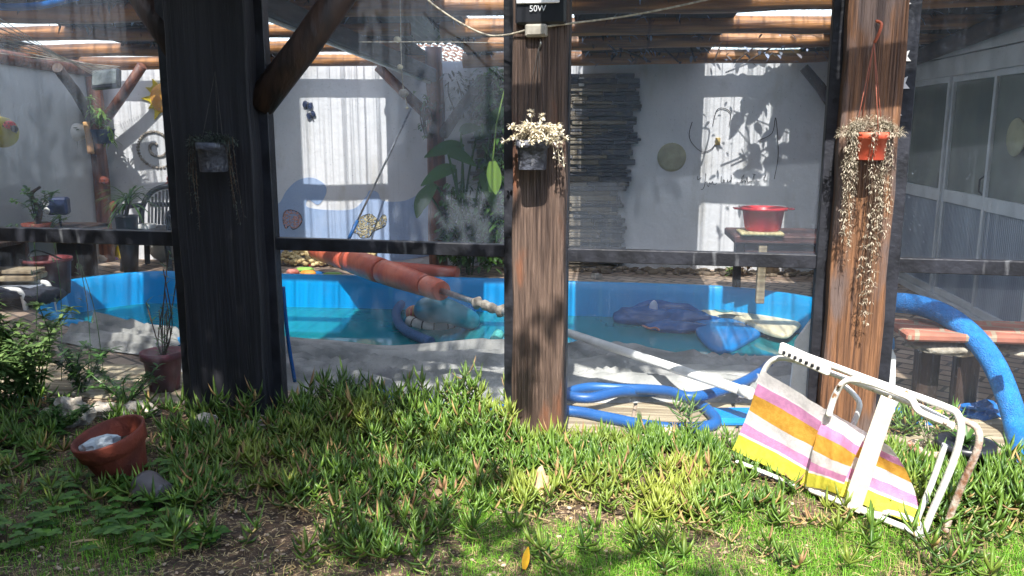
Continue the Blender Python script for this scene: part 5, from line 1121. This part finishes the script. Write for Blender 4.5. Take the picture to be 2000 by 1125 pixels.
# ================================================================ FOREGROUND
def proj(p):
    q = CM.transposed() @ (Vector(p) - CL); return 1000 + q.x / -q.z * FPX, 562.5 - q.y / -q.z * FPX
def box_in(px, py, r): return r[0] <= px <= r[2] and r[1] <= py <= r[3]
def bare(px, py): # brown patches of bare soil
    e = lambda cx, cy, rx, ry: ((px - cx) / rx) ** 2 + ((py - cy) / ry) ** 2
    return min(e(520, 1045, 105, 80), e(470, 1115, 150, 50), e(1165, 995, 80, 30), e(650, 975, 40, 18))
rr = random.Random(101)
ice = MB(); iceb = MB(); icest = MB()
def ice_leaf(b, p, d, L_, r_):
    d = d.normalized(); s_ = d.cross(Vector((0, 0, 1))); s_ = s_.normalized() if s_.length > 1e-3 else Vector((1, 0, 0)); u = s_.cross(d)
    m_ = p + d * (L_ * .5) + u * -.001; e = p + d * L_ + Vector((0, 0, L_ * .16)); vs = []
    for c, q in ((p, r_ * .7), (m_, r_)): vs += [c + s_ * q, c - s_ * q, c - u * q * 1.3]
    vs.append(e); b.add(vs, [(0, 1, 4, 3), (1, 2, 5, 4), (2, 0, 3, 5), (3, 4, 6), (4, 5, 6), (5, 3, 6)], 0, True)
def ice_clump(x, y, h, dry=.0, lean=(0, 0)):
    a0 = rr.uniform(0, 6.28); base = Vector((x, y, .0)); tip = base + Vector((math.cos(a0) * h * .7 + lean[0], math.sin(a0) * h * .5 + lean[1], h))
    n = 6 + int(h * 34); pth = smooth_path([base, base.lerp(tip, .5) + Vector((0, 0, h * .12)), tip], 4)
    if h > .07: icest.tube(pth, .0035, 4, cap=False)
    for k in range(n):
        t = (.25 + .75 * k / n) if h > .06 else 1; p = pth[min(len(pth) - 1, int(t * (len(pth) - 1) + .5))]; a = a0 + k * 2.2 + rr.uniform(-.3, .3)
        el = .2 + 1.2 * t * rr.random() + (1.0 if k > n - 4 else 0)
        ice_leaf(iceb if rr.random() < dry else ice, p + Vector((0, 0, .004)), Vector((math.cos(a), math.sin(a), el)), rr.uniform(.055, .10), rr.uniform(.005, .0082))
cnt = 0
for k in range(9000):
    x = rr.uniform(-3.1, 2.6); yf = FY(x); y = rr.uniform(2.55, yf + .12); px, py = proj((x, y, .03))
    if not (-60 < px < 2060) or py > 1150: continue
    t = (yf - y) / 1.1; n_ = noise.noise(Vector((x * 2.0, y * 2.0, 5)))
    d = .95
    if px < 330: d = .35 if py < 960 else .12
    if py > 1000 and px < 900: d *= .35
    if py > 1010 + 30 * n_ and px >= 900: d *= .08
    if bare(px, py) < 1.1: d *= .05
    if y > yf - .02 and not (560 < px < 1000 or 1230 < px < 1480): continue
    if 990 < px < 1115 and y > yf - .12: d *= .15
    if box_in(px, py, (120, 830, 320, 950)): continue
    d *= .8 + .9 * max(-.5, n_)
    if rr.random() > d * .46: continue
    h = rr.uniform(.02, .10) + .07 * max(0, n_)
    if 560 < px < 1000 and t < .38: h += rr.uniform(.02, .13) * (1 - t * 1.6)
    if 1100 < px < 1440 and py < 925: h = rr.uniform(.015, .045)
    if 1400 < px < 1640 and 860 < py < 1010:
        h = .02
        if rr.random() < .45: continue
    if px > 1850: h += .03
    dry = .06 + (.22 if n_ < -.18 else 0); cnt += 1
    if rr.random() < .5: dry = 0
    ice_clump(x, y, h, dry)
for (px, py, hh) in ((1362, 872, .2), (840, 835, .27), (870, 838, .26), (790, 832, .22), (640, 830, .24), (700, 826, .22), (460, 840, .19), (468, 842, .2), (690, 838, .18), (610, 842, .18), (930, 852, .17)):
    q = G(px, py, 0)
    for k in range(3): ice_clump(q.x + rr.uniform(-.03, .03), q.y + rr.uniform(-.03, .03), hh * rr.uniform(.75, 1.05), .04)
for k in range(34): q = G(rr.uniform(1760, 2010), rr.uniform(760, 830), 0)
for k in range(26):
    q = G(rr.uniform(1700, 1850), rr.uniform(840, 860), 0); ice_clump(q.x, q.y, rr.uniform(.06, .14), .1)
for k in range(170):                                  # long trailing runners with sparse leaves
    x = rr.uniform(-2.2, 2.2); y = rr.uniform(2.9, 3.75)
    if y > FY(x): continue
    px, py = proj((x, y, 0))
    if py > 1040 or px < 300: continue
    a = rr.uniform(0, 6.28); p = Vector((x, y, .03)); pts = [p]
    for j in range(5): a += rr.uniform(-.6, .6); p = p + Vector((math.cos(a) * .045, math.sin(a) * .035, rr.uniform(-.012, .022))); p.z = max(.02, p.z); pts.append(p)
    icest.tube(smooth_path(pts, 3), rr.uniform(.0025, .0045), 4)
    for j in range(1, 6):
        for s_ in (0, 3.14): ice_leaf(ice if rr.random() < .75 else iceb, pts[j], Vector((math.cos(a + 1.5 + s_), math.sin(a + 1.5 + s_), rr.uniform(.3, 1.2))), rr.uniform(.04, .08), .0055)
tag(ice.build('ice_plant', m_ice), 'carpet of fleshy green ice plant spreading in front of the screens', 'ground cover', kind='stuff')
tag(iceb.build('dry_ice_plant', m_iceb), 'dry brown and yellow shoots scattered in the ice plant', 'ground cover', kind='stuff')
tag(icest.build('ice_plant_stems', M('ice_stem', lin(140, 128, 84), lin(116, 100, 66), island=True)), 'trailing pale stems of the ice plant', 'ground cover', kind='stuff')
# grass
gr = MB(); st = MB(); lt = MB()
def gblade(b, p, a, L_, w_, lean):
    d = Vector((math.cos(a), math.sin(a), 0)); s_ = Vector((-d.y, d.x, 0)) * w_
    m_ = p + Vector((0, 0, L_ * .55)) + d * lean * L_ * .3; e = p + Vector((0, 0, L_ * .95 * max(.25, 1 - lean * .5))) + d * lean * L_
    b.add([p - s_, p + s_, m_ - s_ * .8, m_ + s_ * .8, e], [(0, 1, 3, 2), (2, 3, 4)])
for k in range(150000):
    x = rr.uniform(-2.6, 2.2); y = 2.4 + 1.5 * rr.random() ** 1.5; yf = FY(x)
    if y > yf: continue
    px, py = proj((x, y, .02))
    if px < -40 or px > 2040 or py > 1150: continue
    n_ = noise.noise(Vector((x * 3.2, y * 3.2, 9))); bb = bare(px, py)
    d = .2
    if px > 900 and py > 950: d = .8 + .6 * min(1, (py - 950) / 90)
    elif py > 940: d = .3
    if bb < 1: d *= .12
    d *= .75 + 1.0 * n_
    if rr.random() > d: continue
    s_ = rr.random(); dryg = s_ < (.10 + .25 * (n_ < -.2) + (.5 if bb < 1.3 else 0))
    gblade(st if dryg else gr, Vector((x, y, .0)), rr.uniform(0, 6.28), rr.uniform(.022, .06) * (1 + .9 * max(0, n_)), rr.uniform(.0008, .0016), rr.uniform(.1, 1.1))
for k in range(9000):                                 # straw lying on the bare soil
    x = rr.uniform(-2.6, 2.2); y = rr.uniform(2.4, 3.85)
    if y > FY(x): continue
    px, py = proj((x, y, .02)); n_ = noise.noise(Vector((x * 3.2, y * 3.2, 9)))
    if rr.random() > (.9 if bare(px, py) < 1.4 else .25): continue
    a = rr.uniform(0, 6.28); l = rr.uniform(.01, .045); p = Vector((x, y, .03 + rr.uniform(-.005, .012))); d = Vector((math.cos(a), math.sin(a), rr.uniform(-.2, .3))) * l; s_ = Vector((-math.sin(a), math.cos(a), 0)) * rr.uniform(.0008, .002)
    lt.add([p - s_, p + s_, p + d + s_, p + d - s_], [(0, 1, 2, 3)])
tag(gr.build('grass', m_grass), 'short bright green lawn grass along the bottom of the garden bed', 'grass', kind='stuff')
tag(st.build('dry_grass', m_straw), 'dry straw coloured blades standing among the grass', 'grass', kind='stuff')
tag(lt.build('straw_litter', m_straw), 'loose dry straw litter lying on the bare soil', 'litter', kind='stuff')
# pebbles and bark chips on the soil
b = MB()
for k in range(1500):
    x = rr.uniform(-2.6, 2.3); y = rr.uniform(2.4, 3.9)
    if y > FY(x): continue
    px, py = proj((x, y, 0))
    if bare(px, py) > 1.6 and rr.random() < .6: continue
    b.blob((x, y, .022), rr.uniform(.003, .010), (1.3, 1, .6), .4, 2, k, 1, rot=Matrix.Rotation(rr.uniform(0, 3), 3, 'Z'), smooth=False)
tag(b.build('soil_crumbs', M('soil_crumbs', lin(190, 170, 146), lin(90, 70, 54), island=True, rough=.9)), 'small stones and bark chips on the bare soil', 'gravel', kind='stuff')
# broad leaved weeds at the left
bl = MB(); bs = MB()
for k in range(560):
    px, py = rr.uniform(-40, 430), rr.uniform(850, 1090)
    if box_in(px, py, (130, 800, 310, 905)) or (px > 300 and py < 900 and rr.random() < .6): continue
    if noise.noise(Vector((px / 90, py / 60, 2))) < -.15: continue
    q = G(px, py, 0); h = rr.uniform(.03, .09); tip = q + Vector((rr.uniform(-.03, .03), rr.uniform(-.03, .03), h)); bs.tube([q, tip], .0014, 3, cap=False)
    for j in range(3): a = j * 2.09 + rr.uniform(-.4, .4); bl.leaf(tip, (math.cos(a), math.sin(a), .35), rr.uniform(.022, .042), rr.uniform(.02, .038), .5, 3)
tag(bl.build('clover_weeds', M('clover_leaf', lin(50, 92, 34), lin(92, 132, 52), island=True, transl=.3, rough=.45)), 'patch of round leaved green weeds round the tilted terracotta pot', 'weeds', kind='stuff')
tag(bs.build('weed_stems', m_leafd), 'thin stems of the round leaved weeds', 'weeds', kind='stuff')
# tall weeds behind the left screen
def tallweed(px, py, Yb, h, w_, n, seed, label, mats=(None, None), L=(.03, .07), W=.35, stems=9, name='tall_weed'):
    q = G(px, py, 0); q = Vector((P(px, py, Yb).x, Yb, 0)); return leafy(name, label, 'plant', q, h, w_, n, mats, seed, L=L, W=W, stems=stems, group=None)
tallweed(70, 800, 3.98, .62, .30, 1900, 61, 'tall bright leafy weed against the far left screen', (M('weed_leaf', lin(62, 92, 46), lin(112, 136, 78), island=True, transl=.3), m_leafd), stems=16)
tallweed(10, 830, 3.9, .48, .28, 1300, 62, 'leafy weed at the very left edge of the view', (bpy.data.materials['weed_leaf'], m_leafd), stems=12)
tallweed(165, 800, 4.3, .30, .25, 520, 63, 'low dark bushy weed inside the screen left of the wide post', (m_leafd, m_leafd), stems=12)
tallweed(250, 800, 4.2, .20, .26, 420, 64, 'low dark green weed in front of the dark red pot', (m_leafd, m_leafd), stems=12, L=(.03, .05))
tallweed(120, 860, 3.75, .16, .24, 380, 65, 'dark green weed on the bed just left of the tilted terracotta pot', (m_leafd, m_leafd), stems=10, L=(.03, .05))
for k, (px, h) in enumerate(((60, .95), (115, .9), (175, .8), (200, .72))):
    q = Vector((P(px, 700, 4.5).x, 4.5, 0)); b = MB(); tip = q + Vector((.1 - .06 * k, 0, h)); b.tube(smooth_path([q, q.lerp(tip, .6) + Vector((.03, 0, .0)), tip], 5), .0025, 4)
    for j in range(9): a = rr.uniform(0, 6.28); b.leaf(q.lerp(tip, rr.uniform(.5, 1)), (math.cos(a), .2, .5), .04, .01, .5, 2)
    smalltag(b, 'weed_stalk', m_leafd, ['first', 'second', 'third', 'fourth'][k] + ' thin bare stalk from the left rising in front of the pool', 'plant', 'thin stalks inside the far left screen')
# branchy plant in a dark red pot
c = Vector((P(322, 760, 4.42).x, 4.42, 0)); rt = thing('potted_plant', 'thin branchy plant in a dark red pot left of the wide post', 'plant', c)
b = MB(); b.lathe([(0, 0), (.08, 0), (.105, .2), (.12, .2), (.12, .24), (.1, .24), (0, .2)], c, 24); b.build('pot', M('dark_red_pot', lin(116, 44, 60), lin(84, 34, 48), (9, 9, 9), .5), rt)
bs = MB(); bl = MB()
for k in range(9):
    tip = P(rr.uniform(285, 352), rr.uniform(475, 620), 4.42 + rr.uniform(-.1, .1)); mid = c.lerp(tip, .6) + Vector((rr.uniform(-.05, .05), 0, -.03)); pth = smooth_path([c + Vector((0, 0, .2)), mid, tip], 6); bs.tube(pth, .0035, 5)
    for j in range(16): p = rr.choice(pth[3:]); a = rr.uniform(0, 6.28); bl.leaf(p, (math.cos(a), math.sin(a) * .5, rr.uniform(-.3, .8)), rr.uniform(.03, .07), .008, .4, 3)
bs.build('stems', m_bark, rt); bl.build('leaves', m_leafd, rt)
# tilted terracotta pot with a white stone inside
rot = Matrix.Rotation(R(11), 3, 'X') @ Matrix.Rotation(R(-11), 3, 'Y'); c = G(250, 940, .0) + Vector((0, 0, .01)); k = .96
rt = thing('terracotta_pot', 'large tilted terracotta pot holding a pale stone in the left bed', 'pot', c)
def tl(v): return c + rot @ (Vector(v) * k)
b = MB(); prof = [(0, 0), (.085, 0), (.092, .01), (.128, .15), (.131, .155), (.131, .165), (.145, .17), (.157, .235), (.155, .243), (.146, .243), (.14, .235), (.122, .15), (.11, .11), (0, .125)]
b.lathe([(r * k, z * k) for r, z in prof], c, 48, rot=rot); b.build('pot', m_terra, rt)
b = MB(); b.lathe([(0, .15), (.06, .155), (.125, .148)], c, 28, rot=rot); b.build('soil', m_soil, rt)
b = MB(); b.blob(tl((-.045, -.03, .195)), .056, (1.5, .8, .75), .5, 2, 4, 3, rot=Matrix.Rotation(R(-24), 3, 'Y'), smooth=False); smalltag(b, 'pale_stone', M('white_stone', lin(196, 204, 206), lin(150, 158, 164), (14, 14, 14), .7, .5), 'angular bluish white stone lying inside the tilted terracotta pot', 'stone')
b = MB()
for j in range(60): a = rr.uniform(0, 6.28); b.leaf(tl((.05 + rr.uniform(-.05, .04), rr.uniform(-.02, .08), .16)), (math.cos(a), math.sin(a), .7), .03, .006, .5, 2)
smalltag(b, 'pot_weed', m_leafd, 'tiny weeds growing inside the tilted terracotta pot', 'plant')
# grey pot on its side
c = G(322, 968, .065); rot = Matrix.Rotation(R(62), 3, 'Z') @ Matrix.Rotation(R(-84), 3, 'Y') 
rot = Matrix.Rotation(R(-28), 3, 'Z') @ Matrix.Rotation(R(-88), 3, 'Y')
b = MB(); b.lathe([(0, 0), (.045, 0), (.05, .01), (.062, .11), (.067, .115), (.067, .135), (.062, .135), (.056, .11), (.044, .02), (0, .02)], c, 32, rot=rot)
smalltag(b, 'plastic_pot', M('grey_plastic_pot', lin(92, 86, 86), lin(66, 62, 64), (9, 9, 9), .5), 'small grey plastic pot lying on its side below the terracotta pot', 'pot')
# rocks
def rock(px, py, r, sc, lab, seed, mat=m_rock, z=.0): c = G(px, py, 0); b = MB(); b.blob((c.x, c.y, r * sc[2] * .7 + z), r, sc, .55, 1.7, seed, 3, smooth=False); smalltag(b, 'rock', mat, lab, 'rock')
rock(408, 862, .048, (1, .8, .55), 'flat grey rock under another, left foot of the wide post', 1)
rock(405, 852, .055, (1, .8, .7), 'grey rock stacked on top of a flat one at the wide post', 2, z=.05)
rock(506, 838, .07, (1.2, .7, .5), 'pale sunlit rock at the right foot of the wide post', 3)
rock(145, 830, .09, (1.0, .6, 1.0), 'large whitish rock behind the tilted terracotta pot', 4); rock(205, 815, .06, (1.2, .7, .8), 'smaller pale rock right behind the terracotta pot rim', 5)
rock(270, 815, .07, (1.5, .7, .7), 'long low rock by the screen between terracotta pot and wide post', 6); rock(98, 822, .05, (1, .8, .8), 'small brownish rock at the left of the rock row', 7)
sand = M('sandstone', lin(206, 176, 140), lin(170, 138, 104), (14, 14, 14), .85, .5)
rock(1056, 985, .05, (.8, .6, 1.6), 'upright sandy stone in the bed below the middle post', 8, sand)
for i, (px, py, r, sc, lab) in enumerate(((1306, 873, .042, (1, .5, 1.3), 'rounded upright stone with a dark spot right of the hose coil'), (1335, 872, .036, (1.1, .6, 1.0), 'yellowish stone next to the rounded upright stone'), (1280, 878, .03, (.9, .6, 1.1), 'small brown stone at the left of the stone row'), (1376, 880, .028, (1, .6, .8), 'little stone below the tall ice plant shoot'), (1396, 872, .032, (1, .6, 1), 'rightmost stone of the row beside the beach chair'), (850, 975, .04, (1.2, .8, .6), 'sandy stone half buried in the ice plant'), (640, 980, .04, (1.4, .8, .5), 'flat pale stone at the edge of the bare soil'))): rock(px, py, r, sc, lab, 20 + i, sand)
# post footing stone
q = F(1056, 868, -.06); b = MB(); b.box((q.x, q.y, .02), (.25, .14, .05), mr, bev=.015); smalltag(b, 'footing_block', m_conc, 'low concrete footing block under the middle post', 'footing')
# yellow leaf, brown leaf
b = MB(); q = G(1024, 1112, .03); b.leaf(q, (.12, .35, .9), .075, .026, .2, 6, side=Vector((1, -.2, 0))); smalltag(b, 'fallen_leaf', M('yellow_leaf', lin(214, 168, 20), lin(196, 140, 20), (30, 30, 30), .6), 'bright yellow fallen leaf standing in the grass', 'leaf')
b = MB(); q = G(140, 1060, .035); b.leaf(q, (.8, .3, .15), .09, .02, .3, 5); smalltag(b, 'fallen_leaf', m_straw, 'long dry curled leaf in the dark grass at the left', 'leaf')
# pots behind the chair
c = G(1808, 925, 0); rt = thing('flower_pot', 'chipped brown and white pot with a small cactus behind the beach chair', 'pot', c)
b = MB(); b.lathe([(0, 0), (.06, 0), (.075, .1), (.082, .1), (.085, .13), (.072, .13), (0, .1)], c, 28); b.build('pot', M('chipped_pot', lin(190, 170, 150), lin(130, 86, 66), (12, 12, 12), .8, .5, lo=.45, hi=.55), rt)
leafy('', '', '', c + Vector((0, 0, .11)), .16, .06, 80, (m_leafd, m_dry), 71, parent=rt, L=(.02, .05), W=.2)
c = G(1878, 935, 0); rt = thing('flower_pot', 'larger dark pot with a spiky rosette under the chair legs', 'pot', c)
b = MB(); b.lathe([(0, 0), (.085, 0), (.11, .14), (.12, .14), (.122, .17), (.105, .17), (0, .14)], c, 28); b.build('pot', m_dark, rt)
b = MB()
for j in range(40): a = rr.uniform(0, 6.28); b.leaf(c + Vector((0, 0, .16)), (math.cos(a), math.sin(a), rr.uniform(.3, 2)), rr.uniform(.06, .12), .014, .5, 4)
b.build('rosette', m_leafd, rt)
b = MB(); q0, q1 = G(1905, 985, .03), G(2060, 1005, .03); b.bar(q0, q1, .06, .05, bev=.008); smalltag(b, 'edging_plank', m_plank, 'weathered plank lying in the bed at the right edge', 'plank')
b = MB(); q0, q1 = G(1880, 900, .03), G(2050, 945, .03); b.bar(q0 + Vector((0, .12, 0)), q1 + Vector((0, .12, 0)), .05, .04, bev=.008); smalltag(b, 'edging_plank', m_conc, 'pale concrete kerb slanting behind the dark pot at the right', 'kerb')
# ================================================================ SHADE TREE standing behind the photographer
tr_ = thing('shade_tree', 'leafy garden tree shading the left of the bed from behind', 'tree', (-2.3, -1.7, 0))
b = MB(); b.tube(smooth_path([(-2.3, -1.7, 0), (-2.25, -1.65, 1.5), (-2.0, -1.3, 3.2), (-1.9, -.9, 5.0)], 6), [.16 - .006 * i for i in range(19)], 12, wob=.12)
for e in ((-3.6, -.6, 4.4), (-.6, -.6, 4.3), (-3.0, .8, 4.0), (-1.2, .9, 4.2), (-4.6, -.2, 4.6), (.4, -.3, 4.2)):
    b.tube(smooth_path([(-2.1, -1.4, 2.7), Vector((-2.1, -1.4, 2.7)).lerp(Vector(e), .5) + Vector((0, 0, .25)), e], 5), [.07 - .005 * i for i in range(11)], 8)
b.build('trunk', m_bark, tr_)
b = MB(); rr = random.Random(31)
def cluster(gx, gy, gz=0, r=.26, n=60, h=None):
    h = h or rr.uniform(3.3, 4.9); c = Vector((gx, gy - .7813 * (h - gz), h))
    for k in range(n):
        q = Vector((rr.gauss(0, r * .6), rr.gauss(0, r * .6), rr.gauss(0, r * .5))); a = rr.uniform(0, 6.28)
        b.leaf(c + q, (math.cos(a), math.sin(a), rr.uniform(-.8, .4)), rr.uniform(.07, .13), rr.uniform(.035, .055), .5, 2)
for k in range(340):
    gx = rr.uniform(-4.9, -1.15); gy = rr.uniform(2.2, 5.4)
    if gx < -2.15 and gy > 3.7 and rr.random() < .85: continue
    if noise.noise(Vector((gx * 1.7, gy * 1.7, 4))) < -.33: continue
    cluster(gx, gy)
for k in range(22): cluster(rr.uniform(-2.5, -1.45), rr.uniform(3.9, 4.2), rr.uniform(.2, 1.5))
for (gx, gy, r) in ((-.85, 3.1, .16), (-.95, 2.7, .2), (-.55, 2.6, .16), (-.75, 3.6, .15), (-.35, 2.9, .1), (-.2, 2.62, .13), (.0, 2.75, .09), (-.6, 4.6, .18), (.2, 5.0, .1), (-1.0, 4.4, .2), (-.9, 5.0, .2), (.35, 2.66, .08), (-.45, 3.3, .08), (-1.0, 3.3, .12), (-.62, 2.95, .1)):
    cluster(gx, gy, 0, r, int(330 * r))
cluster(F(1030, 700).x, 3.85, .45, .07, 14); cluster(F(1075, 640).x, 3.85, .6, .05, 9); cluster(F(1020, 760).x, 3.85, .25, .06, 12)
cluster(F(960, 480).x, 3.9, .95, .06, 14)
b.build('crown', m_leafl, tr_)
# small shrub standing right of the camera, it shades the right corner of the bed
c = Vector((1.9, 1.3, 0)); rt = thing('garden_shrub', 'leafy shrub beside the lawn right of the view', 'shrub', c); b = MB(); rr = random.Random(5)
for k in range(900): q = Vector((rr.gauss(0, .22), rr.gauss(0, .22), abs(rr.gauss(1.0, .35)))); a = rr.uniform(0, 6.28); b.leaf(c + q, (math.cos(a), math.sin(a), rr.uniform(-.6, .6)), rr.uniform(.06, .1), .035, .5, 2)
b.build('foliage', m_leafd, rt); b = MB(); b.tube([c, c + Vector((.02, 0, .6)), c + Vector((0, .02, 1.2))], .02, 6); b.build('stem', m_bark, rt)

# unseen hedges added to keep the open sky off the posts and the bed
def hedge(x0, x1, y0, y1, h, label, seed):
    b = MB(); nx = max(4, int((x1 - x0) / .35)); nz = max(4, int(h / .35)); ny = max(2, int((y1 - y0) / .35))
    def pt(x, y, z):
        n = noise.noise(Vector((x * 1.3 + seed, y * 1.3, z * 1.3))); return (x + .3 * n, y + .3 * noise.noise(Vector((x, y * 2, z + seed))), max(0, z + .25 * n * (z > .1)))
    def face(f, n, m):
        vs = [pt(*f(i / n, j / m)) for j in range(m + 1) for i in range(n + 1)]
        b.add(vs, [(j * (n + 1) + i, j * (n + 1) + i + 1, (j + 1) * (n + 1) + i + 1, (j + 1) * (n + 1) + i) for j in range(m) for i in range(n)])
    face(lambda u, v: (x0 + (x1 - x0) * u, y1, h * v), nx, nz); face(lambda u, v: (x0 + (x1 - x0) * u, y0, h * v), nx, nz)
    face(lambda u, v: (x0, y0 + (y1 - y0) * u, h * v), ny, nz); face(lambda u, v: (x1, y0 + (y1 - y0) * u, h * v), ny, nz)
    face(lambda u, v: (x0 + (x1 - x0) * u, y0 + (y1 - y0) * v, h), nx, ny)
    smalltag(b, 'sky_block_hedge', M('sky_block_leaf_%d' % seed, lin(48, 72, 34), lin(24, 40, 18), (9, 9, 9), .8, 1, (14, 14, 14)), label, 'hedge')
hedge(-9, 9, -6.6, -5.2, 5.2, 'unseen tall dark hedge added behind the camera to block sky light', 1)
hedge(-8.2, -6.8, -5, 2.9, 4.6, 'unseen tall dark hedge added far to the left to block sky light', 2)
hedge(-4.3, -2.75, -1.5, 2.1, 2.5, 'unseen dense hedge added close at the left to darken the bed', 4)
